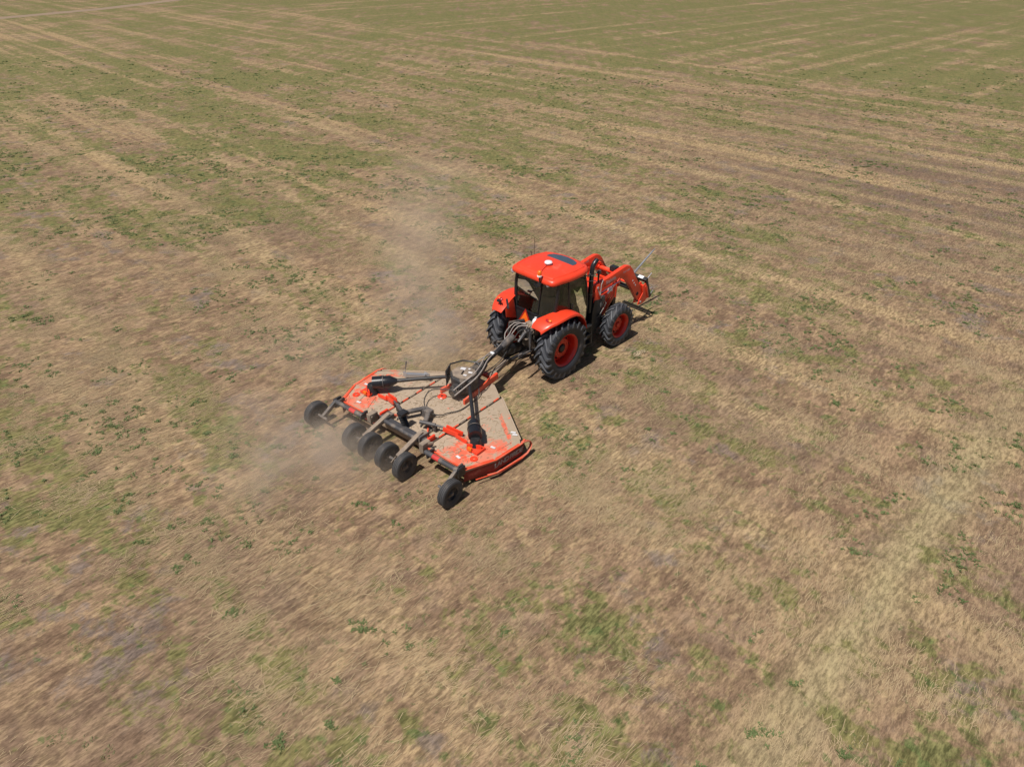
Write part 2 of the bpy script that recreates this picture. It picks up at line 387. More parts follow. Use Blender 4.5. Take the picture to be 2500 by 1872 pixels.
col = m.mix(m.mth('MULTIPLY', m.attr('strip'), m.rng(n1, .35, .62, .48, .78)), col, m.mix(n6, (0.275, 0.225, 0.115), (0.395, 0.325, 0.180)))
olive = m.mix(m.rng(n6, .35, .65), (0.095, 0.104, 0.034), (0.182, 0.180, 0.068))
olive = m.mix(m.rng(n5, .40, .58, 0, .75), olive, m.mix(n6, (0.150, 0.132, 0.046), (0.240, 0.205, 0.082)))
col = m.mix(gm, col, olive)
gd = m.rng(m.mth('ADD', m.mth('SUBTRACT', n4, m.mth('MULTIPLY', m.attr('strip'), .06)), m.mth('MULTIPLY', m.attr('green'), .07)), .60, .68, 0, .66)
col = m.mix(gd, col, m.mix(n6, (0.060, 0.090, 0.028), (0.120, 0.165, 0.055)))
sp = m.rng(m.mth('ADD', m.mth('MULTIPLY', n6, .6), m.mth('MULTIPLY', n7, .4)), .36, .64, .58, 1.18)
vm = m.n('ShaderNodeVectorMath', operation='SCALE'); m.l(col, vm.inputs[0]); m.l(sp, vm.inputs['Scale'])
m.bsdf(Base_Color=vm.outputs[0], Roughness=.95, Specular_IOR_Level=.12)
m.bump(m.mth('ADD', n6, m.mth('MULTIPLY', n7, .4)), .6, .03)
me.materials.append(m.m)

# dirt track in the far left corner
m = NT('dirt_track'); n = m.noise(m.coord('Object'), .8, 5)
m.bsdf(Base_Color=m.mix(n, (0.20, 0.140, 0.092), (0.28, 0.200, 0.130)), Roughness=.95)
trk = [(-74, 70), (-71.5, 84), (-67.9, 101), (-62, 116), (-58.6, 135), (-54, 160), (-48, 200)]
b = B(); L = []
for i, (x, y) in enumerate(trk):
    p0 = Vector(trk[max(0, i - 1)]); p1 = Vector(trk[min(len(trk) - 1, i + 1)]); d = (p1 - p0).normalized(); nn = Vector((-d.y, d.x))
    for k in (-1, -.35, .35, 1): L.append((x + nn.x * k * 1.35, y + nn.y * k * 1.35, .006))
b.add(L, [(i * 4 + k, i * 4 + k + 1, i * 4 + 5 + k, i * 4 + 4 + k) for i in range(len(trk) - 1) for k in range(3)])
o = b.build('path', m.m); tag(o, 'bare dirt track crossing the far left corner of the field', None, None, 'structure')

# ---- ground cover: tufts and cut straw, scattered as instances (uncountable)
def leafmat(name, a, bcol, rough=.7, tr=.25):
    m = NT(name); oi = m.n('ShaderNodeObjectInfo'); sh = m.attr('shade')
    col = m.mix(m.mth('ADD', m.mth('MULTIPLY', oi.outputs['Random'], .5), m.mth('MULTIPLY', sh, .5)), a, bcol)
    b_ = m.bsdf(Base_Color=col, Roughness=rough, Specular_IOR_Level=.25)
    t = m.n('ShaderNodeBsdfTranslucent'); m.l(col, t.inputs[0])
    mx = m.n('ShaderNodeMixShader'); mx.inputs[0].default_value = tr
    m.l(b_.outputs[0], mx.inputs[1]); m.l(t.outputs[0], mx.inputs[2]); m.l(mx.outputs[0], m.out.inputs[0])
    return m.m
M['leaf'] = leafmat('green_regrowth', (0.100, 0.142, 0.048), (0.190, 0.225, 0.092))
M['leaf_dry'] = leafmat('olive_stubble', (0.165, 0.150, 0.070), (0.280, 0.235, 0.125))
M['strawm'] = leafmat('cut_straw', (0.27, 0.19, 0.115), (0.50, 0.385, 0.225), .8, .1)
def proto(name, vs, fs, mat, shade):
    me = bpy.data.meshes.new(name); me.from_pydata(vs, [], fs); me.update()
    a = me.attributes.new('shade', 'FLOAT', 'POINT'); a.data.foreach_set('value', np.array(shade, np.float32))
    me.materials.append(M[mat]); return me
def tuft(rs, n, rad, h, mat, lean=.6):
    vs = []; fs = []; sh = []
    for i in range(n):
        a = rs.uniform(0, 2 * pi); r0 = rad * .7 * math.sqrt(rs.rand()); th = rs.uniform(0, 2 * pi)
        bx, by = r0 * cos(th), r0 * sin(th); hh = h * rs.uniform(.5, 1.1); ln = hh * lean * rs.uniform(.6, 1.7); wd = rs.uniform(.006, .014)
        d = Vector((cos(a), sin(a), 0)); q = Vector((-sin(a), cos(a), 0)); b0 = len(vs); s_ = rs.rand()
        p0 = Vector((bx, by, -.01)); p1 = p0 + d * ln * .45 + Vector((0, 0, hh * .75)); p2 = p0 + d * ln + Vector((0, 0, hh))
        vs += [p0 - q * wd, p0 + q * wd, p1 + q * wd, p1 - q * wd, p2]; sh += [s_ * .7] * 2 + [s_] * 3
        fs += [(b0, b0 + 1, b0 + 2, b0 + 3), (b0 + 3, b0 + 2, b0 + 4)]
    return vs, fs, mat, sh
def strawpatch(rs, n, size):
    vs = []; fs = []; sh = []
    for i in range(n):
        a = rs.normal(0, R(11)) if rs.rand() < .80 else rs.uniform(0, pi)
        L_ = rs.uniform(.04, .17) * (1.5 if rs.rand() < .12 else 1); wd = rs.uniform(.0015, .0038)
        x, y = rs.normal(0, size * .36), rs.normal(0, size * .36); z = rs.uniform(.004, .014); dz = rs.uniform(-.008, .010)
        d = Vector((cos(a), sin(a), 0)) * L_ / 2; q = Vector((-sin(a), cos(a), 0)) * wd; c_ = Vector((x, y, z)); b0 = len(vs); s_ = rs.rand()
        vs += [c_ - d - q, c_ - d + q, c_ + d + q + Vector((0, 0, dz)), c_ + d - q + Vector((0, 0, dz))]; sh += [s_] * 4
        fs += [(b0, b0 + 1, b0 + 2, b0 + 3)]
    return vs, fs, 'strawm', sh

def scatter(name, protos, pts, rot, scl, idx, label, cat):
    """one object: a vertex cloud whose geometry nodes place one of the prototype meshes on each vertex"""
    me = bpy.data.meshes.new(name); me.vertices.add(len(pts)); me.vertices.foreach_set('co', np.asarray(pts, np.float32).ravel())
    for nm, arr, ty in (('rz', rot, 'FLOAT'), ('sc', scl, 'FLOAT'), ('ix', idx, 'INT')):
        a = me.attributes.new(nm, ty, 'POINT'); a.data.foreach_set('value', np.asarray(arr, np.int32 if ty == 'INT' else np.float32))
    for pm in protos:
        for mt in pm.materials:
            if mt.name not in me.materials: me.materials.append(mt)
    o = bpy.data.objects.new(name, me); COL.objects.link(o)
    g = bpy.data.node_groups.new(name + '_nodes', 'GeometryNodeTree')
    g.interface.new_socket('Geometry', in_out='INPUT', socket_type='NodeSocketGeometry')
    g.interface.new_socket('Geometry', in_out='OUTPUT', socket_type='NodeSocketGeometry')
    gi = g.nodes.new('NodeGroupInput'); go = g.nodes.new('NodeGroupOutput')
    j = g.nodes.new('GeometryNodeJoinGeometry')
    for k, pm in enumerate(protos):
        ob = bpy.data.objects.new(name + '_piece', pm)      # never linked: only a source for the nodes
        oi = g.nodes.new('GeometryNodeObjectInfo'); oi.inputs['Object'].default_value = ob; oi.inputs['As Instance'].default_value = True
        ip = g.nodes.new('GeometryNodeInstanceOnPoints')
        ia = g.nodes.new('GeometryNodeInputNamedAttribute'); ia.data_type = 'INT'; ia.inputs[0].default_value = 'ix'
        cmp_ = g.nodes.new('FunctionNodeCompare'); cmp_.data_type = 'INT'; cmp_.operation = 'EQUAL'
        g.links.new(ia.outputs[0], cmp_.inputs['A'] if 'A' in cmp_.inputs else cmp_.inputs[2])
        [s_ for s_ in cmp_.inputs if s_.identifier == 'B_INT'][0].default_value = k
        g.links.new(ia.outputs[0], [s_ for s_ in cmp_.inputs if s_.identifier == 'A_INT'][0])
        ra = g.nodes.new('GeometryNodeInputNamedAttribute'); ra.data_type = 'FLOAT'; ra.inputs[0].default_value = 'rz'
        cx = g.nodes.new('ShaderNodeCombineXYZ'); g.links.new(ra.outputs[0], cx.inputs[2])
        sa = g.nodes.new('GeometryNodeInputNamedAttribute'); sa.data_type = 'FLOAT'; sa.inputs[0].default_value = 'sc'
        g.links.new(gi.outputs[0], ip.inputs['Points']); g.links.new(cmp_.outputs[0], ip.inputs['Selection'])
        g.links.new(oi.outputs['Geometry'], ip.inputs['Instance']); g.links.new(cx.outputs[0], ip.inputs['Rotation'])
        g.links.new(sa.outputs[0], ip.inputs['Scale']); g.links.new(ip.outputs[0], j.inputs[0])
    g.links.new(j.outputs[0], go.inputs[0])
    md = o.modifiers.new('scatter', 'NODES'); md.node_group = g
    return tag(o, label, cat, None, 'stuff')

def region_pts(rs, per_m2, ymax, ymin=2.5, fall=18.0):
    """random points over the part of the field in view (with a margin), thinning with distance"""
    n = int(per_m2 * 1.9 * (ymax ** 2 / 2) * 1.0)
    y = np.sqrt(rs.uniform(ymin ** 2, ymax ** 2, n)); x = rs.uniform(-1, 1, n) * (.98 * y + 4.5)
    keep = rs.rand(n) < np.minimum(1, (fall / y) ** 1.5)
    return x[keep], y[keep]
def place(x, y): return np.stack([x, y, relief(x, y) - .004], 1)
rs = np.random.RandomState(3)
# green weeds and regrowth: loose clumps of tufts
x, y = region_pts(rs, 9.0, 72, fall=24)
g_, r_, b_, s_, d_, h_, f_ = field_maps(x, y)
clump = fbm(x, y, 2.6, 6, 3)
p = ss(clump + .20 * (g_ - .2) - .12 * r_ - .1 * d_, .36, .62)
k = rs.rand(len(x)) < p * .60 * (1 - ss(y, 50, 72)) * (1 - .7 * s_) * (.6 + .4 * ss(y, 9, 17)); x, y = x[k], y[k]
X = []; Y = []; SC = []
for cx0, cy0 in zip(x, y):
    r0 = .03 + rs.gamma(1.6, .055); q = max(2, int(rs.poisson(3 + 60 * r0 ** 1.3)))
    if cy0 > 35: q = max(1, q // 3)
    if cy0 > 65: q = 1
    X += list(cx0 + rs.normal(0, r0 * .75, q)); Y += list(cy0 + rs.normal(0, r0 * .7, q)); SC += list(rs.uniform(.45, 1.0, q) * (1 + max(0, cy0 - 25) / 34))
X = np.array(X); Y = np.array(Y); n = len(X)
pr = [proto('regrowth_tuft', *tuft(rs, 14, .065, .05, 'leaf', 1.0)) for _ in range(5)]
scatter('grass', pr, place(X, Y), rs.uniform(0, 6.28, n), np.array(SC), rs.randint(0, 5, n), 'scattered green tufts of regrowth in the mown field', 'grass')
print('green tufts', n)
# olive stubble
x, y = region_pts(rs, 16, 60, fall=16)
g_, r_, b_, s_, d_, h_, f_ = field_maps(x, y); fz = fbm(x, y, .9, 3, 4)
k = rs.rand(len(x)) < ss(fz + .3 * (g_ - .4), .46, .66) * (1 - .6 * b_) * (1 - ss(y, 42, 60)) * (1 - .8 * s_) * (.35 + .65 * ss(y, 9, 17)); x, y = x[k], y[k]; n = len(x)
pr = [proto('stubble_tuft', *tuft(rs, 22, .13, .028, 'leaf_dry', 1.6)) for _ in range(5)]
scatter('stubble', pr, place(x, y), rs.uniform(0, 6.28, n), rs.uniform(.6, 1.3, n) * (1 + np.clip(y - 20, 0, 60) / 60), rs.randint(0, 5, n), 'olive green stubble standing between the cut straw', 'stubble')
print('stubble', n)
# straw lying along the direction of work
x, y = region_pts(rs, 4.5, 60, fall=15)
g_, r_, b_, s_, d_, h_, f_ = field_maps(x, y); fz = fbm(x, y, 1.2, 9, 3)
k = rs.rand(len(x)) < np.clip(.35 + 1.1 * (fz - .4) + .8 * r_ - .25 * b_, 0, 1) * (1 - ss(y, 42, 60)) * (1 - .6 * s_); x, y = x[k], y[k]; n = len(x)
pr = [proto('straw_litter', *strawpatch(rs, 170, .70)) for _ in range(8)]
scatter('straw', pr, place(x, y), U45 + rs.normal(0, R(5), n), rs.uniform(.8, 1.2, n), rs.randint(0, 8, n), 'dry cut straw littering the mown field', 'straw')
print('straw', n)

# ================================================================== TRACTOR
T0 = Vector((0.599, 15.076, 0)); TA = R(44.85)
trac = empty('tractor', T0, TA)
tag(trac, 'orange tractor with closed cab, front loader and big black tyres towing a mower', 'tractor')

def tyre_mb(Rr, W, rim_r, lugs, lug_h, lug_w, sweep, seg=72):
    b = B(); lb = B(); hw = W / 2; rt = Rr - lug_h
    prof = [(rim_r, -hw * .72), (rim_r + .03, -hw * .86), (rim_r + (rt - rim_r) * .35, -hw * 1.0), (rim_r + (rt - rim_r) * .65, -hw * 1.0), (rt - .045, -hw * .93), (rt - .012, -hw * .80), (rt, -hw * .4),
            (rt + .004, 0), (rt, hw * .4), (rt - .012, hw * .80), (rt - .045, hw * .93), (rim_r + (rt - rim_r) * .65, hw * 1.0), (rim_r + (rt - rim_r) * .35, hw * 1.0), (rim_r + .03, hw * .86), (rim_r, hw * .72)]
    b.lathe(prof, seg, closed=True)
    for sgn in (-1, 1):
        for i in range(lugs):
            phi0 = 2 * pi * (i + (.5 if sgn > 0 else 0)) / lugs
            rings = []
            # from the middle of the tread out over the shoulder, swept back
            st = [(-.03, 0.00, rt, Rr), (.25, .20, rt, Rr), (.55, .55, rt - .004, Rr - .002), (.82, .92, rt - .016, Rr - .010), (.97, 1.03, rt - .055, Rr - .05), (1.015, 1.05, rt - .11, rt - .085)]
            for q, sw, r0, r1 in st:
                yy = sgn * hw * q; ph = phi0 - sw * sweep; wa = lug_w * (1.0 if q < .8 else 1.05) / Rr / 2
                ring = []
                for (r, e) in ((r0 - .02, -1.25), (r0 - .02, 1.25), (r1, .9), (r1, -.9)):
                    ring.append((r * sin(ph + e * wa), yy, r * cos(ph + e * wa)))
                rings.append(ring)
            lb.loft(rings)
    return b, lb
def rim_mb(r, hw, dish, side, disc=True):
    """dished wheel rim; side=+1: outer face towards +y"""
    b = B(); s = side
    prof = [(r + .018, s * hw), (r + .018, s * (hw - .012)), (r - .005, s * (hw - .03)), (r - .03, s * (hw * .55)), (r - .035, s * (hw * .1)), (r - .05, s * (-hw * .2)), (r - .015, s * -hw * .9), (r + .018, s * -hw), (r + .005, s * -hw),
            (r - .06, s * (-hw * .3)), (r - .055, s * hw * .1), (r - .05, s * (hw * .55)), (r - .02, s * (hw * .9))]
    b.lathe(prof, 48, closed=True)
    return b
def wheel(parent, name, loc, Rr, W, rim_r, lugs, lug_h, lug_w, sweep, side, tyre_mesh=None, disc_off=.05, hub_r=.10):
    e = empty(name, loc, 0, parent)
    if tyre_mesh is None:
        tb, lb = tyre_mb(Rr, W, rim_r, lugs, lug_h, lug_w, sweep); t = tb.build('tyre', 'rubber', e, smooth=30)
        lg = tag(lb.build('tread_lugs', 'rubber_lug', e, smooth=30), kind='stuff')
    else:
        t = bpy.data.objects.new('tyre', tyre_mesh[0]); COL.objects.link(t); t.parent = e
        lg = bpy.data.objects.new('tread_lugs', tyre_mesh[1]); COL.objects.link(lg); lg.parent = e; tag(lg, kind='stuff')
    hw = W / 2 * .78; rm = rim_mb(rim_r, hw, .1, side).build('rim', 'rim', e, smooth=40)
    s = side; y0 = s * disc_off
    d = B(); R0 = rim_r - .052
    d.lathe([(R0, y0 - s * .03), (R0 - .02, y0 - s * .012), (R0 * .80, y0 + s * .0), (R0 * .66, y0 + s * .045), (R0 * .50, y0 + s * .05), (hub_r * 1.25, y0 + s * .05), (hub_r * 1.15, y0 + s * .02), (hub_r * 1.15, y0 - s * .03), (R0 * .6, y0 - s * .02), (R0, y0 - s * .045)], 48, closed=True)
    d.build('wheel_disc', 'rim', e, smooth=35)
    h = B(); h.lathe([(.001, y0 + s * .085), (hub_r * .75, y0 + s * .085), (hub_r * .95, y0 + s * .07), (hub_r, y0 + s * .0), (hub_r, y0 - s * .2), (.001, y0 - s * .2)], 28)
    h.build('hub', 'black' if Rr > .7 else 'rim', e, smooth=35)
    nb = B()
    for i in range(8):
        a = 2 * pi * i / 8 + .2; r = R0 * .50
        nb.lathe([(.0, .02), (.013, .02), (.013, -.005), (.0, -.005)], 6, (r * sin(a), y0 + s * .055, r * cos(a)))
    tag(nb.build('wheel_bolts', 'rim', e), kind='stuff')
    for i in range(8):
        hb = B()
        a = 2 * pi * (i + .5) / 8; r = R0 * .735
        t_ = Vector((cos(a), 0, -sin(a))); rr = Vector((sin(a), 0, cos(a)))
        c = Vector((r * sin(a), y0 + s * .031, r * cos(a))); nrm = (Vector((0, s, 0)) * .9 + rr * .42).normalized(); u = nrm.cross(t_)
        ring = [[c + nrm * k + (t_ * cos(q) * .036 + u * sin(q) * .024) for q in [2 * pi * j / 12 for j in range(12)]] for k in (-.004, .004)]
        hb.loft(ring).build('vent_hole', 'dark_hole', e)
    return e, (t.data, lg.data)
RT, FT = .775, .58
TW = 1.69
w1, t1 = wheel(trac, 'rear_wheel', (0, -TW / 2, RT - .012), RT, .46, .42, 21, .055, .062, R(19), -1, disc_off=-.02)
w2, _ = wheel(trac, 'rear_wheel', (0, TW / 2, RT - .012), RT, .46, .42, 21, .055, .062, R(19), 1, t1, disc_off=.02)
FX = 2.265
w3, t3 = wheel(trac, 'front_wheel', (FX, -TW / 2 + .02, FT - .010), FT, .32, .33, 17, .044, .052, R(21), -1, disc_off=-.03, hub_r=.07)
w4, _ = wheel(trac, 'front_wheel', (FX, TW / 2 - .02, FT - .010), FT, .32, .33, 17, .044, .052, R(21), 1, t3, disc_off=.03, hub_r=.07)
for wq, a in ((w1, .3), (w2, .1), (w3, .2), (w4, .5)): wq.rotation_euler = (0, a, 0)

# --- rear axle, gearbox, chassis
B().box((-.02, 0, .78), (.50, .46, .52)).box((.55, 0, .78), (1.0, .38, .42)).build('transmission', 'black_dusty', trac, .03)
B().tube([(0, -.62, .765), (0, -.25, .765), (0, .25, .765), (0, .62, .765)], [.13, .15, .15, .13], 16).build('rear_axle', 'black', trac)
B().box((1.75, 0, .80), (1.5, .42, .36)).box((1.55, 0, 1.05), (1.3, .40, .30)).build('engine', 'black', trac, .03)
B().beam((FX, -.62, .56), (FX, .62, .56), .16, .16).box((FX, 0, .62), (.55, .34, .26)).box((FX, -.60, .56), (.22, .14, .26)).box((FX, .60, .56), (.22, .14, .26)).build('front_axle', 'black', trac, .02)
for s in (-1, 1):
    B().tube([(FX - .05, s * .60, .66), (FX - .12, s * .66, .80), (FX - .2, s * .80, .86)], .03, 8).build('steering_knuckle', 'black_dusty', trac)
# fuel tank and steps, right then left
for s in (-1, 1):
    B().prism([(.80, .40), (1.55, .40), (1.62, .52), (1.62, .84), (.80, .90)], s * .36, s * .62, 'y').build('fuel_tank', 'black', trac, .04)
    B().box((1.06, s * .72, .42), (.34, .20, .025)).box((1.03, s * .72, .68), (.34, .22, .025)).box((1.00, s * .70, .93), (.36, .26, .03)) \
        .beam((.90, s * .82, .40), (.84, s * .80, .96), .02, .05).beam((1.22, s * .82, .40), (1.18, s * .80, .96), .02, .05).build('cab_steps', 'black', trac, .004)

# --- hood
def hood_ring(x, hw, z0, z1, k=.10):
    return [(x, -hw, z0), (x, -hw, z1 - k * 1.25), (x, -hw * .93, z1 - k * .55), (x, -hw * .72, z1 - k * .12), (x, -hw * .35, z1), (x, 0, z1 + .006), (x, hw * .35, z1), (x, hw * .72, z1 - k * .12), (x, hw * .93, z1 - k * .55), (x, hw, z1 - k * 1.25), (x, hw, z0)]
hr = [hood_ring(1.14, .35, 1.18, 1.70), hood_ring(1.5, .345, 1.16, 1.685), hood_ring(2.0, .33, 1.12, 1.64), hood_ring(2.4, .315, 1.08, 1.575), hood_ring(2.62, .30, 1.06, 1.50, .12), hood_ring(2.72, .28, 1.05, 1.38, .12)]
hood = B().loft(hr).build('hood', 'orange', trac, .006, 50)
for s in (-1, 1):
    B().prism([(1.62, 1.22), (2.30, 1.16), (2.26, 1.34), (1.66, 1.44)], s * .344, s * .352, 'y').build('grille', 'dark_hole', hood)
    B().prism([(2.40, 1.30), (2.62, 1.26), (2.60, 1.38), (2.44, 1.42)], s * .312, s * .325, 'y').build('headlight', 'white', hood)
B().box((2.735, 0, 1.20), (.02, .42, .26)).build('grille', 'dark_hole', hood)
B().box((2.62, 0, .98), (.34, .50, .24)).box((2.80, 0, .82), (.14, .56, .34)).build('front_weight_bracket', 'black', trac, .02)

# --- cab
zf = .98
B().box((.52, 0, zf), (1.05, 1.14, .06)).box((.02, 0, 1.25), (.10, .96, .5)).build('cab_floor', 'interior', trac, .01)
P = {}
def post(name, a, b_, w_=.055, h_=.075, mat='black_gloss'):
    return B().beam(a, b_, w_, h_, (1, 0, 0)).build(name, mat, trac, .012)
RRb, RRt = (-.06, .655, 1.50), (.00, .68, 2.42)
for s in (-1, 1):
    B().tube([(-.055, s * .63, 1.44), (-.07, s * .665, 1.66), (-.04, s * .69, 2.05), (0.00, s * .68, 2.42)], [.052, .048, .042, .040], 10).build('cab_pillar', 'black_gloss', trac)
    post('cab_pillar', (.36, s * .735, 1.52), (.30, s * .72, 2.42), .05, .07)
    B().tube([(1.16, s * .60, 1.02), (1.13, s * .655, 1.5), (1.02, s * .67, 2.10), (.93, s * .66, 2.42)], .034, 10).build('cab_pillar', 'black_gloss', trac)
    # cab sill that follows the wheel arch
    B().tube([(1.14, s * .66, 1.02), (.84, s * .74, 1.04), (.74, s * .755, 1.30), (.56, s * .76, 1.52), (.36, s * .75, 1.585), (.1, s * .72, 1.55), (-.06, s * .66, 1.47)], .026, 8).build('cab_sill', 'black_gloss', trac)
    # door glass, a curved-edge pane
    pts = [(1.12, s * .665, 1.08), (.86, s * .742, 1.09), (.76, s * .752, 1.33), (.58, s * .758, 1.53), (.40, s * .748, 1.58), (.345, s * .728, 2.38), (.93, s * .672, 2.38), (1.03, s * .684, 2.08), (1.13, s * .668, 1.5)]
    dg = B().sheet(pts).build('door_glass', 'glass', trac)
    B().box((.43, s * .775, 1.70), (.03, .03, .16)).build('door_handle', 'black', dg, .006)
    pts = [(.32, s * .752, 1.57), (.1, s * .722, 1.53), (-.04, s * .67, 1.50), (-.045, s * .693, 2.05), (.005, s * .688, 2.38), (.28, s * .73, 2.38)]
    B().sheet(pts).build('quarter_glass', 'glass', trac)
B().sheet([(-.095, -.60, 1.40), (-.095, .60, 1.40), (-.075, .655, 1.66), (-.045, .66, 2.05), (-.005, .65, 2.38), (-.005, -.65, 2.38), (-.045, -.66, 2.05), (-.075, -.655, 1.66)]).build('rear_window', 'glass', trac)
B().sheet([(1.17, -.58, 1.10), (1.17, .58, 1.10), (1.12, .645, 1.55), (1.01, .65, 2.1), (.935, .64, 2.38), (.935, -.64, 2.38), (1.01, -.65, 2.1), (1.12, -.645, 1.55)]).build('windscreen', 'glass', trac)
B().beam((-.10, -.64, 1.40), (-.10, .64, 1.40), .05, .07).build('window_rail', 'black_gloss', trac, .01)
B().beam((-.105, -.12, 1.40), (-.03, -.17, 2.38), .028, .02).build('wiper', 'black', trac)
B().prism([(-.62, .96), (.62, .96), (.60, 1.36), (-.60, 1.36)], -.12, -.04, 'x').build('cab_rear_panel', 'black', trac, .01)
# seat and controls
st = B().box((.33, 0, 1.40), (.46, .50, .14)).box((.40, 0, 1.22), (.30, .30, .26)).build('seat', 'seat', trac, .04)
rings = []
for z, h, x in ((1.46, .24, .12), (1.65, .27, .08), (1.9, .24, .04), (2.02, .20, .02), (2.05, .16, .02), (2.18, .13, .0), (2.22, .09, 0)):
    rings.append([(x + .06, -h, z), (x + .10, -h * .6, z), (x + .10, h * .6, z), (x + .06, h, z), (x - .03, h * .9, z), (x - .05, 0, z), (x - .03, -h * .9, z)])
B().loft(rings).build('backrest', 'seat', st, .01, 50)
for s in (-1, 1): B().box((.30, s * .31, 1.58), (.34, .07, .05)).build('armrest', 'interior', st, .015)
B().box((.98, 0, 1.32), (.24, .62, .50)).box((.92, 0, 1.56), (.26, .44, .14), (0, -.4, 0)).build('dashboard', 'interior', trac, .03)
sw = B(); c = Vector((.74, 0, 1.68)); t = Matrix.Rotation(R(-28), 3, 'Y')
sw.tube([c + t @ Vector((cos(a) * .19, sin(a) * .19, 0)) for a in [2 * pi * i / 24 for i in range(25)]], .015, 8, False)
for a in (0.5, 2.6, 4.7): sw.tube([c, c + t @ Vector((cos(a) * .18, sin(a) * .18, 0))], .010, 6)
sw.tube([c, (.90, 0, 1.50)], .025, 8).build('steering_wheel', 'interior', trac)
for s in (-1, 1): B().box((.30, s * .54, 1.28), (.62, .22, .42)).build('side_console', 'interior_light' if s > 0 else 'interior', trac, .05)
for y_, z_ in ((-.47, 1.62), (-.52, 1.58), (-.57, 1.6)): B().tube([(.42, y_, 1.45), (.44, y_, z_)], [.008, .008], 6).tube([(.44, y_, z_), (.442, y_, z_ + .04)], .016, 6).build('control_lever', 'black', trac)

# --- roof: lofted shell with a raised crown
OUT = [(-.235, 0), (-.238, .25), (-.24, .50), (-.228, .645), (-.165, .705), (.02, .745), (.25, .785), (.5, .80), (.75, .785), (.95, .74), (1.09, .66), (1.18, .52), (1.245, .30), (1.27, 0)]
OUT = OUT + [(x, -y) for x, y in OUT[-2:0:-1]]
cx_, cy_ = .50, 0
def rr(k, z, dz=0.0, ky=None):
    ky = ky or k; L_ = []
    for x, y in OUT:
        xx = cx_ + (x - cx_) * k
        L_.append((xx, y * ky, z - .022 * max(0, (xx - .55) / .7) ** 1.5 - .02 * max(0, (.0 - xx) / .25)))
    return L_
roof = B().loft([rr(.90, 2.40), rr(.985, 2.41), rr(1.0, 2.435), rr(1.0, 2.475), rr(.985, 2.51), rr(.95, 2.535), rr(.91, 2.548), rr(.885, 2.546), rr(.872, 2.560), rr(.80, 2.570), rr(.6, 2.575), rr(.3, 2.582), rr(.02, 2.584)]).build('roof', 'orange', trac, 0, 60)
for s in (-1, 1):
    B().tube([(-.12, s * .60, 2.556), (.2, s * .655, 2.562), (.6, s * .675, 2.562), (.95, s * .62, 2.550), (1.08, s * .50, 2.540)], [.006, .014, .016, .014, .006], 8).build('roof_ridge', 'orange', roof)
# rear roof bumps
for y_ in (.30, -.16): B().box((-.20, y_, 2.50), (.06, .07, .03), None, .7).build('roof_clip', 'orange', roof, .008)
hp = [(.76, .43), (.86, .44), (.97, .38), (1.05, .20), (1.075, 0), (1.05, -.20), (.97, -.38), (.86, -.44), (.76, -.43)]
def rz_(x): return 2.578 - .022 * max(0, (x - .55) / .7) ** 1.5 + .006
B().loft([[(x, y, rz_(x) - .045) for x, y in hp], [(x, y, rz_(x) - .001) for x, y in hp], [(.93 + (x - .93) * .96, y * .98, rz_(x) + .003) for x, y in hp]]).build('skylight', 'glass_dark', roof, 0, 30)
# satellite receiver, beacon, work lights, aerials
gps = B().lathe([(.001, .060), (.05, .058), (.085, .046), (.098, .026), (.092, .0), (.001, .0)], 28, (.36, 0, 2.62), 'z').build('receiver_dome', 'white', trac, 0, 40)
B().tube([(.36, 0, 2.58), (.36, 0, 2.62)], .03, 10).build('receiver_mount', 'black', gps)
B().tube([(.28, -.03, 2.60), (.14, -.07, 2.585), (.02, -.12, 2.58), (-.12, -.2, 2.56), (-.2, -.24, 2.52)], .008, 6).build('receiver_cable', 'smv_edge', gps)
bc = B().tube([(-.24, -.30, 2.36), (-.28, -.31, 2.50), (-.28, -.31, 2.57)], .016, 8).box((-.24, -.31, 2.36), (.10, .10, .08)).build('beacon_stalk', 'black', trac)
B().lathe([(.001, .0), (.058, 0), (.058, .03), (.05, .035), (.001, .035)], 20, (-.28, -.31, 2.57), 'z').build('beacon_base', 'white', bc)
B().lathe([(.050, .0), (.052, .06), (.045, .10), (.02, .118), (.001, .12)], 20, (-.28, -.31, 2.605), 'z').build('beacon_lens', 'amber', bc, 0, 50)
for y_ in (-.50, .66):
    hl = B().tube([(-.12, y_, 2.42), (-.18, y_, 2.40)], [.03, .055], 12).build('work_light', 'black', trac)
    B().lathe([(.001, -.012), (.04, -.010), (.055, .0), (.055, .04), (.001, .04)], 22, (-.205, y_, 2.39), 'x').build('lens', 'lamp_glass', hl, 0, 40)
B().tube([(.62, .78, 2.45), (.62, .84, 2.62)], .007, 6).build('aerial', 'black', trac)
B().tube([(.70, .78, 2.45), (.70, .81, 2.95)], .005, 6).build('aerial', 'black', trac)
# slow vehicle triangle
tr = [(1.30, .02), (1.30 + .0, .0)]
def triang(k): 
    c0 = Vector((-.19, .22, 1.235)); h = .20 * k
    return [c0 + Vector((0.02, 0, h)), c0 + Vector((.0, -h * .87, -h * .5)), c0 + Vector((0, h * .87, -h * .5))]
def tprism(k, x0, x1): 
    q = triang(k); return [[p + Vector((x0, 0, 0)) for p in q], [p + Vector((x1, 0, 0)) for p in q]]
sv = B().loft(tprism(1.35, 0, -.008)).build('slow_vehicle_sign', 'smv_edge', trac)
B().loft(tprism(.95, -.009, -.013)).build('sign_face', 'smv', sv)

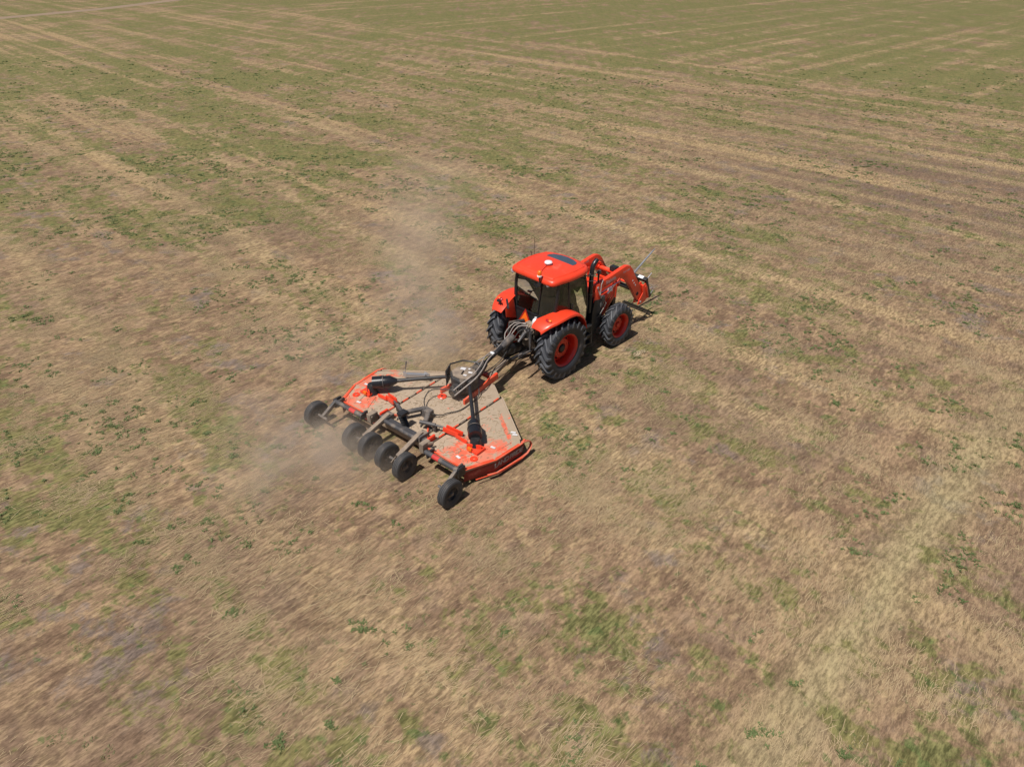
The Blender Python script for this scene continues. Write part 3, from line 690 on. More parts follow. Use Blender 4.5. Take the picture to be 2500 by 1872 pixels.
# --- fenders: strip that follows the tyre, wide flat top, drooping tail
for s in (-1, 1):
    rings = []
    sec = [(-.735, 1.475, .52, .84), (-.67, 1.545, .50, .90), (-.54, 1.625, .50, .97), (-.38, 1.665, .56, 1.03), (-.18, 1.70, .62, 1.06), (.05, 1.715, .70, 1.06), (.25, 1.69, .74, 1.055), (.42, 1.62, .76, 1.05), (.57, 1.50, .77, 1.045), (.68, 1.33, .775, 1.04), (.74, 1.16, .78, 1.035)]
    for x, z, yi, yo in sec:
        nx_, nz_ = x / math.hypot(x, z - .75), (z - .75) / math.hypot(x, z - .75); th = .022
        rings.append([(x, s * yi, z), (x, s * (yi * .6 + yo * .4), z + .008), (x, s * (yo - .06), z + .004), (x, s * (yo - .015), z - .015), (x, s * yo, z - .07),
                      (x - nx_ * .0, s * (yo - .02), z - .07), (x - nx_ * th, s * (yo - .035), z - nz_ * th - .01), (x - nx_ * th, s * (yo - .08), z - nz_ * th), (x - nx_ * th, s * (yi + .0), z - nz_ * th)])
    fd = B().loft(rings).build('fender', 'orange', trac, .006, 50)
    B().loft([[(-.60, s * .50, 1.555), (-.60, s * .515, 1.555), (-.20, s * .635, 1.68), (-.20, s * .62, 1.68)], [(-.56, s * .50, 1.30), (-.56, s * .515, 1.30), (-.12, s * .60, 1.1), (-.12, s * .585, 1.1)]]).build('inner_fender', 'orange', fd, .003)
    tl = B().loft([[( -.46 + cos(q) * .045 * k, s * (.82 + sin(q) * .095 * k), 1.645 + .028 * h) for q in [2 * pi * i / 16 for i in range(16)]] for k, h in ((1.1, 0), (1.05, .8), (.85, 1.5), (.3, 1.8))]).build('tail_light', 'red_lens', fd, 0, 50)
    B().loft([[( -.46 + cos(q) * .04 * k, s * (.86 + sin(q) * .052 * k), 1.655 + .03 * h) for q in [2 * pi * i / 14 for i in range(14)]] for k, h in ((1.05, 0), (1.0, .8), (.8, 1.4), (.3, 1.7))]).build('indicator_lens', 'amber', fd, 0, 50)
fb = B().beam((-.60, .40, 1.585), (-.40, .66, 1.69), .05, .02).tube([(-.60, .66, 1.60), (-.60, .66, 1.72), (-.66, .60, 1.75)], .016, 6).build('lamp_bracket', 'black', trac)
B().box((-.62, .70, 1.70), (.07, .12, .05)).build('lamp_bracket', 'black', trac, .01)
# white jug behind the right fender
B().lathe([(.001, 0), (.07, 0), (.085, .02), (.085, .17), (.06, .22), (.03, .24), (.03, .27), (.001, .27)], 18, (-.42, -.36, 1.30), 'z').build('white_bottle', 'white', trac, 0, 40)

# --- rear hitch and hydraulics
for s in (-1, 1):
    B().tube([(-.15, s * .30, .60), (-.55, s * .36, .70), (-.98, s * .44, .78)], [.035, .03, .03], 8).box((-1.02, s * .45, .79), (.12, .05, .09)).build('lower_link', 'grey_steel', trac)
    B().tube([(-.22, s * .22, 1.20), (-.60, s * .36, 1.22)], [.045, .035], 8).build('lift_arm', 'black_dusty', trac)
    B().tube([(-.60, s * .36, 1.22), (-.60, s * .365, .98), (-.60, s * .37, .72)], [.018, .035, .022], 8).build('lift_rod', 'tube_grey', trac)
    B().tube([(-.18, s * .16, .60), (-.42, s * .19, .98), (-.50, s * .2, 1.18)], [.045, .045, .02], 10).build('lift_cylinder', 'tube_grey', trac)
B().tube([(-.20, -.02, 1.10), (-.50, -.05, 1.02), (-.70, -.06, .88)], [.03, .045, .03], 8).build('top_link', 'tube_grey', trac)
vb = B()
for i in range(4):
    for j in range(2):
        y_ = -.22 + i * .075; z_ = 1.18 - j * .09
        vb.tube([(-.24, y_, z_), (-.36 - .02 * j, y_, z_ - .02)], [.022, .026], 8)
vb.box((-.24, -.1, 1.12), (.12, .36, .24)).build('hydraulic_couplers', 'rust', trac, .004)
for i in range(5):
    y_ = -.26 + .07 * i + .02 * (i % 2)
    B().tube([(-.36, y_, 1.16 - .05 * (i % 3)), (-.44, y_ + .01, 1.08), (-.42, y_ + .02, .92), (-.30, y_ + .03, .84)], .012, 6).build('hydraulic_hose', 'hose_grey' if i % 2 else 'hose_black', trac)
B().box((-.36, -.02, .86), (.30, .26, .025), (0, .25, 0)).build('power_shaft_guard', 'rust', trac, .004)
B().box((-.55, 0, .44), (1.0, .09, .05)).box((-1.02, 0, .47), (.16, .12, .12)).build('drawbar', 'black', trac, .008)
B().box((-.34, 0, 1.0), (.18, .30, .26)).build('hitch_frame', 'black', trac, .02)

# --- exhaust and air pipe at the right front corner of the cab
ex = B().tube([(1.36, -.56, 1.15), (1.36, -.56, 1.70), (1.36, -.56, 2.30), (1.37, -.56, 2.37), (1.40, -.56, 2.44), (1.46, -.56, 2.50), (1.53, -.56, 2.54)], [.055, .06, .06, .06, .06, .06, .06], 14, False)
ex.build('exhaust_stack', 'black_gloss', trac)
for z_ in (2.18, 1.66): B().tube([(1.36, -.56, z_), (1.36, -.56, z_ + .025)], .07, 14).build('exhaust_clamp', 'grey_steel', trac)
B().tube([(1.36, -.555, 2.22), (1.18, -.60, 2.24), (1.00, -.64, 2.30)], .016, 8).tube([(1.38, -.54, 2.22), (1.6, -.53, 2.14), (1.72, -.50, 2.10)], .010, 8).build('exhaust_brace', 'grey_steel', trac)
B().tube([(1.72, -.50, 1.55), (1.72, -.50, 1.98), (1.72, -.50, 2.12)], [.022, .022, .034], 10).build('work_lamp_post', 'black', trac)
B().box((1.73, -.5, 2.13), (.09, .08, .09)).build('lamp_head', 'tube_grey', trac, .015)
for s in (-1, 1):
    mr = B().tube([(1.04, s * .66, 2.14), (1.16, s * .82, 2.18), (1.18, s * .90, 2.16)], .011, 6).build('mirror_arm', 'black', trac)
    if s > 0: B().box((1.19, s * .93, 2.06), (.035, .16, .26)).build('mirror', 'black', mr, .02)

# --- front loader
def plate(poly, y0, y1): return B().prism(poly, y0, y1, 'y')
YA = .52
for s in (-1, 1):
    # mast bolted to the chassis
    mp = [(1.46, .66), (1.76, .66), (1.76, 1.10), (1.70, 1.55), (1.66, 1.86), (1.52, 1.88), (1.48, 1.55), (1.44, 1.05)]
    ms = plate(mp, s * (YA - .10), s * (YA - .075)).prism([(x, z) for x, z in mp], s * (YA + .075), s * (YA + .10), 'y').build('loader_mast', 'orange', trac, .006)
    B().prism([(1.40, .62), (1.82, .62), (1.80, 1.16), (1.72, 1.42), (1.48, 1.46), (1.42, 1.16)], s * (YA - .12), s * (YA + .115), 'y').box((1.58, s * .34, .90), (.30, .2, .10)).build('mast_base', 'black', trac, .01)
    B().tube([(1.58, s * (YA - .12), 1.78), (1.58, s * (YA + .12), 1.78)], .035, 12).build('pivot_pin', 'silver', ms)
    # boom: rear limb, elbow, front limb
    top = [(1.50, 1.84), (2.10, 1.905), (2.62, 1.985), (2.80, 2.005), (2.96, 1.96), (3.08, 1.84)]
    fr = [(3.34, 1.46), (3.62, 1.10), (3.74, .90), (3.70, .78), (3.52, .74)]
    inn = [(3.40, .86), (3.10, 1.29), (2.86, 1.56), (2.64, 1.70), (2.30, 1.70), (1.9, 1.66), (1.50, 1.66)]
    arm = plate(top + fr + inn, s * (YA - .055), s * (YA + .055)).build('loader_arm', 'orange', trac, .010)
    ye = s * (YA + (.058 if True else 0))
    B().prism([(1.9, 1.70), (2.28, 1.735), (2.28, 1.75), (1.9, 1.72)], ye, ye + s * .003, 'y').build('arm_edge', 'smv_edge', arm)
    if s < 0:
        text_mesh('Kubota', .135, 'lettering', 'decal_pink', arm, frame((2.16, ye - .004, 1.80), (1, 0, .13), (0, 0, 1)), .001, 1.0, .004)
        text_mesh('LA1154', .085, 'lettering', 'decal_pink', arm, frame((2.80, ye - .004, 1.86), (1, 0, .05), (0, 0, 1)), .001, 1.0, .002)
    else:
        text_mesh('Kubota', .135, 'lettering', 'decal_pink', arm, frame((2.16, ye + .004, 1.80), (-1, 0, -.13), (0, 0, 1)), .001, 1.0, .004)
        text_mesh('LA1154', .085, 'lettering', 'decal_pink', arm, frame((2.36, s * (YA - .058) - .001, 1.90), (1, 0, .13), (0, 0, 1)), .001, 1.0, .002)
    B().tube([(3.42, s * (YA - .065), 1.00), (3.42, s * (YA + .065), 1.00)], .05, 14).build('pivot_boss', 'dark_hole', arm)
    for (px_, pz_) in ((3.12, 1.47), (3.19, 1.38), (3.26, 1.30)):
        B().box((px_ + .03, s * (YA + .058), pz_), (.035, .004, .045), (0, .9, 0)).build('decal', 'decal', arm)
    # lift cylinder under the boom
    cy = B().tube([(1.62, s * YA, 1.06), (2.12, s * YA, 1.40)], .045, 12).build('lift_cylinder', 'orange', trac)
    B().tube([(2.12, s * YA, 1.40), (2.50, s * YA, 1.63)], .022, 10).build('cylinder_rod', 'chrome', cy)
    B().box((2.52, s * YA, 1.66), (.12, .13, .14), (0, -.6, 0)).build('cylinder_bracket', 'orange', trac, .01)
    # steel line above the lift cylinder
    B().tube([(1.62, s * (YA + .07), 1.30), (1.72, s * (YA + .075), 1.58), (2.02, s * (YA + .07), 1.62), (2.55, s * (YA + .07), 1.66)], .012, 6).build('hydraulic_line', 'chrome', trac)
    # brush guard strut
    B().beam((2.52, s * .47, 1.62), (2.50, s * .47, 1.20), .03, .06, (1, 0, 0)).beam((2.50, s * .46, 1.24), (2.16, s * .44, .86), .035, .12, (1, 0, 0)).box((2.10, s * .44, .84), (.25, .03, .14)).build('guard_strut', 'orange', trac, .006)
    # side frame plate between mast and strut
    plate([(1.74, .86), (2.16, .84), (2.30, 1.10), (2.34, 1.40), (1.80, 1.36)], s * .40, s * .425).build('side_plate', 'orange', trac, .008)
    plate([(1.86, 1.02), (1.93, 1.00), (2.12, 1.26), (2.06, 1.30)], s * .426, s * .430).build('plate_slot', 'dark_hole', trac)
    # tilt cylinder along the front limb
    tc = B().tube([(2.90, s * (YA - .12), 1.80), (3.20, s * (YA - .12), 1.42)], .038, 12).build('tilt_cylinder', 'orange', trac)
    B().tube([(3.20, s * (YA - .12), 1.42), (3.52, s * (YA - .12), 1.14)], .020, 10).build('cylinder_rod', 'chrome', tc)
    # hoses up the front limb
    B().tube([(2.70, s * (YA - .10), 1.92), (3.0, s * (YA - .15), 1.78), (3.26, s * (YA - .16), 1.45), (3.5, s * (YA - .17), 1.16)], .012, 6).build('hydraulic_hose', 'hose_black', trac)
    # attachment carrier
    qa = plate([(3.46, .66), (3.62, .62), (3.80, .66), (3.96, .76), (3.86, 1.06), (3.74, 1.22), (3.60, 1.18), (3.66, .96), (3.52, .80)], s * (YA - .09), s * (YA - .065)) \
        .prism([(3.46, .66), (3.62, .62), (3.80, .66), (3.96, .76), (3.86, 1.06), (3.74, 1.22), (3.60, 1.18), (3.66, .96), (3.52, .80)], s * (YA + .065), s * (YA + .09), 'y') \
        .box((3.83, s * YA, .93), (.03, .22, .46), (0, -.42, 0)).build('attachment_carrier', 'orange', trac, .006)
    B().tube([(3.56, s * (YA - .12), .72), (3.56, s * (YA + .12), .72)], .03, 12).build('pivot_pin', 'silver', qa)
# cross tubes of the loader
B().tube([(2.96, -YA, 1.62), (2.96, YA, 1.62)], .060, 16).build('cross_tube', 'orange', trac)
B().tube([(3.86, -YA, .98), (3.86, YA, .98)], .035, 12).build('cross_tube', 'orange', trac)
B().box((2.97, -.05, 1.72), (.16, .20, .13)).build('valve_box', 'black', trac, .015)
B().beam((2.80, -.40, 1.45), (2.80, .40, 1.45), .05, .05).beam((2.80, -.30, 1.45), (2.80, -.30, 1.0), .04, .04).beam((2.80, .30, 1.45), (2.80, .30, 1.0), .04, .04).beam((2.80, -.10, 1.45), (2.80, -.10, 1.0), .02, .03).beam((2.80, .10, 1.45), (2.80, .10, 1.0), .02, .03).build('brush_guard', 'orange', trac, .006)
# loader valve and hoses by the mast
B().box((1.78, -.63, 1.42), (.12, .10, .16)).box((1.75, -.63, 1.26), (.09, .08, .12)).build('loader_valve', 'grey_steel', trac, .01)
for i in range(4):
    z_ = 1.40 - i * .04; yy = -.66 - .012 * (i % 2)
    B().tube([(1.80, yy, z_), (1.90 - .03 * i, yy - .02, z_ - .12), (1.72 - .02 * i, yy, .98), (1.58, -.58, .88)], .011, 6).build('hydraulic_hose', 'hose_black' if i % 2 else 'hose_grey', trac)
B().tube([(1.70, -.64, 1.46), (1.60, -.70, 1.62), (1.66, -.66, 1.86), (1.8, -.60, 1.92)], .012, 6).tube([(1.72, -.64, 1.46), (1.62, -.68, 1.58), (1.60, -.60, 1.78)], .012, 6).build('hydraulic_hose', 'hose_grey', trac)

# ================================================================== BALE SPEAR on the loader
spear = empty('bale_spear', T0, TA)
tag(spear, 'black bale spear frame with long steel spike on the loader front', 'bale spear')
tl_ = R(-24)
def SP(x, y, z):   # frame leans back with the carrier; local plane through (3.98, 0, .98)
    return (3.98 + x * cos(tl_) + z * sin(tl_), y, .98 - x * sin(tl_) + z * cos(tl_))
def sbeam(b, p, q, w_, h_): return b.beam(SP(*p), SP(*q), w_, h_, (0, 1, 0) if p[1] == q[1] else (cos(tl_), 0, -sin(tl_)))
b = B(); sbeam(b, (0, -.56, .30), (0, .56, .30), .10, .11); sbeam(b, (0, -.56, -.30), (0, .56, -.30), .10, .10); b.build('frame_tube', 'black', spear, .01)
for y_ in (-.52, -.2, .2, .52):
    b = B(); sbeam(b, (0, y_, -.27), (0, y_, .27), .09, .07); b.build('frame_upright', 'black', spear, .008)
for y_ in (-.30, .30):
    b = B().tube([SP(.05, y_, -.22), SP(.16, y_, -.22), SP(.36, y_, -.22)], [.028, .022, .004], 10); b.build('short_spike', 'silver', spear)
b = B().tube([SP(.02, .0, .24), SP(.10, .0, .24), SP(.55, 0, .27), SP(1.05, .0, .30), SP(1.18, 0, .305)], [.050, .032, .030, .022, .004], 12); b.build('long_spike', 'silver', spear)
b = B().tube([SP(.02, -.50, .26), SP(.30, -.50, .30)], [.016, .010], 8); b.build('stabiliser_spike', 'silver', spear)
b = B(); b.box(SP(.0, -.36, .358), (.10, .17, .006), (0, tl_, 0)); b.build('decal', 'white', spear)
b = B().tube([SP(.05, -.50, -.12), SP(.15, -.55, -.10), SP(.17, -.56, -.2), SP(.05, -.55, -.26)], .010, 6); b.build('wire_loop', 'silver', spear)

# ================================================================== MOWER (three sections, six wheels)
M0 = Vector((-2.6675, 11.0816, 0)); MA = R(51.17)
mow = empty('rotary_mower', M0, MA)
tag(mow, 'wide orange folding rotary mower caked in dust, towed behind the tractor', 'mower')
ZD = .42
# deck sections
cd = [(.60, -.74), (.60, .74), (2.86, .78), (3.16, .36), (3.16, -.36), (2.86, -.78)]
B().prism(cd, .19, ZD, 'z').build('centre_deck', 'deck', mow, .012)
for s in (-1, 1):
    wd = [(.47, s * .80), (.45, s * 1.90), (1.08, s * 2.16), (1.80, s * 2.22), (1.92, s * 2.10), (2.84, s * .84)]
    wdo = B().prism(wd, .375, ZD, 'z').build('wing_deck', 'deck', mow, .008)
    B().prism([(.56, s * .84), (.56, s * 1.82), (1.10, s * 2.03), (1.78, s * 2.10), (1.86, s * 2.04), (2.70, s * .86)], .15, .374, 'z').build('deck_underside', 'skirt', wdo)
    # folded flange round the top edge and the outer side skirt
    for (a, b2, w_) in ((wd[1], wd[2], .02), (wd[2], wd[3], .02)):
        pass
    sk = [(.45, 1.905, .40), (1.08, 2.175, .40), (1.82, 2.245, .40), (1.98, 2.20, .34)]
    def wallpts(off, z0): return [(x, s * (y + off), z0) for x, y, z in sk]
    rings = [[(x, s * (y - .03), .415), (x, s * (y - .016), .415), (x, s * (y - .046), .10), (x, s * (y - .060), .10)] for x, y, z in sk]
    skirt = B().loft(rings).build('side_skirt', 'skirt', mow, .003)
    B().loft([[(x, s * (y - .04), .422), (x, s * (y + .004), .422), (x, s * (y + .004), .430), (x, s * (y - .04), .430)] for x, y, z in sk]).build('deck_rim', 'orange_dusty', mow, .002)
    # bottom skid shoe with a rounded nose
    rings = [[(x, s * (y - .045), z), (x, s * (y + .025), z), (x, s * (y + .025), z - .022), (x, s * (y - .045), z - .022)] for x, y, z in
             [(.90, 2.12, .125), (1.10, 2.20, .10), (1.75, 2.265, .095), (1.98, 2.265, .115), (2.10, 2.255, .18), (2.14, 2.245, .26), (2.10, 2.235, .34), (2.0, 2.225, .40), (1.86, 2.22, .435)]]
    B().loft(rings).build('skid_shoe', 'rail', mow, .003)
    B().tube([(.62, s * 2.02, .135), (1.08, s * 2.21, .125), (1.75, s * 2.285, .11)], .012, 6).build('skirt_edge', 'orange_dusty', mow)
    # lettering on the front half of the skirt
    d = Vector((1.80 - 1.10, s * (2.245 - 2.177), 0)).normalized()
    nrm = Vector((0, s, 0)); o_ = Vector((1.46, s * (2.2125 - .026), .262))
    text_mesh('LAND PRIDE', .175, 'lettering', 'decal_grey', skirt, frame(o_, d * (1 if s < 0 else -1), (0, s * .095, 1)), .003, .80, .005)
    B().beam((.50, s * 1.905, .385), (1.06, s * 2.140, .385), .02, .012).build('skirt_fold', 'orange_dusty', skirt)
    # front edge lip
    B().beam((1.90, s * 2.13, ZD + .012), (2.85, s * .85, ZD + .012), .035, .022).build('front_lip', 'deck', mow, .004)
    B().beam((.475, s * .84, ZD + .012), (.455, s * 1.88, ZD + .012), .035, .022).build('rear_lip', 'orange_dusty', mow, .004)
    B().beam((.50, s * 1.86, ZD + .010), (1.06, s * 2.12, ZD + .010), .03, .016).beam((1.10, s * 2.125, ZD + .010), (1.78, s * 2.19, ZD + .010), .02, .010).build('edge_lip', 'orange_dusty', mow, .003)
    # pressed ribs in the wing
    for (p, q) in (((1.25, 1.78), (.62, 1.55)), ((1.05, 1.42), (.60, 1.20)), ((1.30, 1.95), (1.72, 2.02))):
        B().beam((p[0], s * p[1], ZD + .006), (q[0], s * q[1], ZD + .006), .06, .014).build('deck_rib', 'deck', mow, .005)
    # hinge knuckles between centre and wing
    n = 9
    for i in range(n):
        t_ = (i + .5) / n; x = .85 + t_ * 1.95; y_ = .77 + .03 * t_
        B().tube([(x - .075, s * y_, ZD + .010), (x + .075, s * y_, ZD + .010)], .020, 8).build('hinge', 'rust' if i % 2 else 'orange_dusty', mow)
    # wing gearbox on an orange stand, with the round-shielded driveline
    gx_, gy_ = 1.12, 1.58
    gb_ = B().lathe([(.001, .24), (.09, .24), (.11, .20), (.12, .06), (.15, .0), (.001, 0)], 16, (gx_, s * gy_, ZD), 'z').build('wing_gearbox', 'black', mow, 0, 40)
    B().box((gx_ - .06, s * (gy_ + .06), ZD + .04), (.26, .30, .05)).beam((gx_ - .16, s * (gy_ - .1), ZD + .10), (gx_ - .02, s * (gy_ + .18), ZD + .10), .02, .12).build('gearbox_stand', 'orange', mow, .01)
    B().box((gx_ - .20, s * (gy_ + .02), ZD + .09), (.05, .10, .08)).build('stand_reflector', 'amber', mow, .01)
    B().lathe([(.03, .004), (.085, .004), (.08, .02), (.03, .02)], 16, (gx_ - .30, s * (gy_ + .22), ZD), 'z', True).build('filler_ring', 'orange', mow)
    A_ = Vector((gx_ + .02, s * (gy_ - .02), ZD + .27)); C_ = Vector((2.36, s * .30, ZD + .36)); D = (C_ - A_).normalized()
    ds = B().tube([A_, A_ + D * .20], .145, 18).tube([A_ + D * .205, A_ + D * .24], .150, 18).tube([A_ + D * .245, A_ + D * .40, A_ + D * .50, A_ + D * .56], [.135, .135, .08, .05], 18).build('shaft_shield', 'black_gloss', mow)
    B().tube([A_ + D * .555, A_ + D * .95, C_], [.045, .042, .040], 12).build('drive_shaft', 'black', mow)
    B().tube([A_ + D * .235, A_ + D * .25], .154, 18, False).build('shield_band', 'grey_steel', ds)
    # wing axle tube with red reflector, arm and wheel
    wt = B().tube([(.30, s * .96, .50), (.29, s * 1.86, .50)], .052, 14).build('wing_axle_tube', 'tube_grey', mow)
    B().tube([(.298, s * 1.18, .50), (.297, s * 1.36, .50)], .0545, 14).build('reflector_band', 'reflector', wt)
    B().box((.38, s * 1.02, .45), (.22, .04, .16)).box((.38, s * 1.80, .45), (.22, .04, .16)).build('axle_bracket', 'black_dusty', mow, .008)
    B().box((.36, s * 1.88, .44), (.20, .05, .22)).build('axle_bracket', 'black', mow, .01)
    B().beam((.28, s * 1.84, .50), (-.10, s * 1.84, .30), .07, .09, (0, 0, 1)).build('wheel_arm', 'grey_steel', mow, .008)
    B().tube([(-.10, s * 1.70, .285), (-.10, s * 2.02, .285)], .030, 10).build('wheel_spindle', 'grey_steel', mow)

# centre decks: rear box frame, axle tube, arms for the paired wheels
B().tube([(.50, -.56, .49), (.50, .56, .49)], .050, 14).build('axle_tube', 'tube_grey', mow)
B().box((.60, 0, .455), (.12, 1.40, .07)).build('rear_beam', 'tube_grey', mow, .01)
for s in (-1, 1):
    B().beam((.66, s * .50, .56), (-.06, s * .52, .36), .10, .10, (0, 0, 1)).build('wheel_arm', 'rust', mow, .01)
    B().box((.62, s * .52, .49), (.26, .16, .14)).build('arm_bracket', 'grey_steel', mow, .01)
    B().tube([(-.10, s * .27, .285), (-.10, s * .77, .285)], .030, 10).build('wheel_spindle', 'grey_steel', mow)
    for k in (-1, 1): B().beam((-.06, s * .52 + k * .05, .34), (-.20, s * .52 + k * .05, .27), .015, .05).build('clevis_plate', 'rust', mow)
    B().box((.44, s * .80, .48), (.22, .12, .22)).beam((.36, s * .72, .52), (.56, s * .94, .56), .03, .06).build('turnbuckle_bracket', 'rust', mow, .01)

def mower_wheel(loc, side):
    e = empty('wheel', loc, 0, mow)
    r, hw, rr_ = .288, .086, .155
    prof = [(rr_, -hw * .70), (rr_ + .02, -hw * .85), (rr_ + .07, -hw), (r - .05, -hw), (r - .015, -hw * .92), (r, -hw * .78),
            (r, -hw * .50), (r - .009, -hw * .48), (r - .009, -hw * .42), (r, -hw * .40), (r + .001, -hw * .06), (r - .009, -hw * .04), (r - .009, hw * .04), (r + .001, hw * .06),
            (r, hw * .40), (r - .009, hw * .42), (r - .009, hw * .48), (r, hw * .50), (r, hw * .78), (r - .015, hw * .92), (r - .05, hw), (rr_ + .07, hw), (rr_ + .02, hw * .85), (rr_, hw * .70)]
    B().lathe(prof, 56, closed=True).build('tyre', 'rubber_dusty', e, 0, 28)
    B().lathe([(rr_ + .012, hw * .80), (rr_ - .012, hw * .74), (rr_ - .022, hw * .2), (.10, hw * .05), (.075, hw * .35), (.001, hw * .36), (.001, -hw * .36), (.075, -hw * .35), (.10, -hw * .05), (rr_ - .022, -hw * .2), (rr_ - .012, -hw * .74), (rr_ + .012, -hw * .80)], 36, closed=True).build('rim', 'black_dusty', e, 0, 35)
    B().lathe([(.001, hw * .75), (.035, hw * .72), (.045, hw * .3), (.045, -hw * .3), (.035, -hw * .72), (.001, -hw * .75)], 14).build('hub', 'grey_steel', e)
    return e
first = None
for y_ in (-2.01, -.755, -.235, .285, .79, 2.08):
    if first is None: first = mower_wheel((-.10, y_, .280), 1)
    else: copy_obj(first, mow, (-.10, y_, .280))

# levelling frame, spring and cylinders above the centre deck
B().beam((1.28, .02, .60), (.86, .26, .60), .10, .07).beam((1.28, -.10, .58), (.92, -.32, .56), .10, .07).box((1.26, -.05, .52), (.16, .26, .20)).build('levelling_frame', 'grey_steel', mow, .01)
sp = B()
for i in range(7): sp.lathe([(.055, -.012), (.085, 0), (.055, .012)], 14, (.70 - .012 * i, .05, .46 + .05 * i), 'z', True)
sp.tube([(.71, .05, .44), (.62, .05, .80)], .05, 12).build('spring', 'black', mow)
B().box((.66, .05, .80), (.20, .16, .06)).build('spring_plate', 'black', mow, .01)
for s in (-1, 1):
    B().tube([(.84, s * .26 + .0, .62), (.98, s * .58, .60)], .042, 12).build('wing_cylinder', 'grey_steel', mow)
    B().tube([(.98, s * .58, .60), (1.05, s * .76, .58)], .024, 10).build('cylinder_rod', 'grey_steel', mow)
    B().beam((1.02, s * .76, .56), (1.12, s * 1.10, .50), .035, .11).beam((1.12, s * .76, .56), (1.22, s * 1.14, .49), .035, .11).beam((1.08, s * 1.06, .50), (1.10, s * 1.36, .45), .03, .09).build('wing_bracket', 'orange', mow, .01)
    B().box((.98, s * .56, .52), (.06, .10, .16)).build('cylinder_clamp', 'black_dusty', mow, .01)
    B().box((.70, s * .72, .47), (.22, .05, .12)).build('fold_lug', 'orange', mow, .01)
    B().beam((1.00, s * .34, .45), (.70, s * .60, .45), .03, .05).build('frame_rib', 'orange_dusty', mow, .004)
rnd = random.Random(5)
for i in range(10):
    x = rnd.uniform(.72, .98); y_ = rnd.uniform(-.5, -.12) if i < 7 else rnd.uniform(.25, .6)
    B().tube([(x, y_, .44), (x + .05, y_ + rnd.uniform(-.04, .04), .47), (x + rnd.uniform(.08, .14), y_ + rnd.uniform(-.06, .06), .45)], .014, 6).build('chain_link', 'black_dusty', mow)
# round cover with an orange ring on the centre deck
B().lathe([(.02, .004), (.105, .004), (.11, .014), (.09, .03), (.02, .028)], 24, (2.02, .24, ZD), 'z', True).build('inspection_ring', 'orange', mow, 0, 30)
B().lathe([(.001, .03), (.03, .03), (.03, .0), (.001, 0)], 12, (2.02, .24, ZD), 'z').build('ring_bolt', 'dark_hole', mow)

# chopped straw lying on the deck
for k_, n_ in ((0, 420), (1, 260), (-1, 260)):
    cb = B(); rq = random.Random(40 + k_)
    for i in range(n_):
        if k_ == 0: x = rq.uniform(.66, 3.0); y_ = rq.uniform(-.70, .70) * (1 if x < 2.8 else .5)
        else:
            y_ = k_ * rq.uniform(.86, 2.0); x = rq.uniform(.52 + .3 * max(0, abs(y_) - 1.8), 1.70 + (2.2 - abs(y_)) * .70)
            if abs(y_) > 1.45 and x < 1.5 and rq.random() < .6: continue
        a = rq.uniform(0, pi); L_ = rq.uniform(.02, .06); z = ZD + .003 + rq.uniform(0, .008)
        d = Vector((cos(a), sin(a), rq.uniform(-.1, .1))) * L_; c = Vector((x, y_, z))
        cb.beam(c - d, c + d, .007, .004)
    tag(cb.build('straw_clippings', 'clip_straw', mow), kind='stuff')

# splitter gearbox with its black guard
gc = Vector((2.52, .0, 0))
def octg(rx, ry, z, dx=0, dy=0): return [(gc.x + dx + rx * cos(a), gc.y + dy + ry * sin(a), z) for a in [2 * pi * i / 8 + pi / 8 for i in range(8)]]
sg = B().loft([octg(.22, .26, .44), octg(.30, .34, .60), octg(.32, .36, .86), octg(.29, .33, .90)]).build('splitter_gearbox', 'black_dusty', mow, .015)
B().loft([octg(.27, .31, .905), octg(.26, .30, .93)]).build('gearbox_cover', 'rust', sg, .008)
gp = [(2.82, .36, .99), (2.52, .42, .99), (2.24, .30, .97)]
B().tube([(2.20, .26, .80), (2.24, .30, .97), (2.52, .42, .99), (2.82, .30, .99), (2.98, .02, .97), (2.96, -.16, .90)], .018, 8).build('guard_rail', 'black', mow)
B().sheet([(2.20, .27, .60), (2.23, .30, .955), (2.50, .41, .975), (2.50, .41, .66)], .008).build('guard_plate', 'black_dusty', mow)
for (x, y_, w_, h_) in ((2.62, .12, .12, .09), (2.60, -.12, .10, .06), (2.44, -.10, .08, .05), (2.70, 0.0, .05, .04)):
    B().box((x, y_, .934), (h_, w_, .006), (0, 0, .3)).build('decal', 'decal', sg)
B().box((2.48, .01, .94), (.14, .03, .02), (0, 0, .4)).build('cover_slot', 'dark_hole', sg)
hs = B()
for i in range(4): hs.lathe([(.10 + .01 * i, -.014), (.13 + .008 * i, 0), (.10 + .01 * i, .014)], 18, (2.10 + .05 * i, -.06, .66), 'x', True)
hs.tube([(2.04, -.06, .62), (2.30, -.04, .66)], [.10, .15], 14).build('rear_cone', 'black_dusty', mow)

# tongue
for s in (-1, 1):
    B().beam((2.10, s * .36, ZD + .05), (3.28, s * .22, ZD + .07), .05, .15).build('tongue_rail', 'orange_dusty' , mow, .006)
B().beam((3.10, -.22, .46), (3.42, -.22, .50), .07, .16).beam((3.10, .22, .46), (3.42, .22, .50), .07, .16).box((3.30, 0, .48), (.12, .44, .08)).build('tongue_clevis', 'orange', mow, .01)
B().beam((3.26, -.10, .47), (4.10, .06, .47), .12, .12).beam((3.22, -.19, .48), (3.48, -.12, .50), .09, .09).build('tongue', 'rust', mow, .015)
B().box((4.16, .07, .44), (.16, .12, .16)).build('hitch_clevis', 'black', mow, .015)
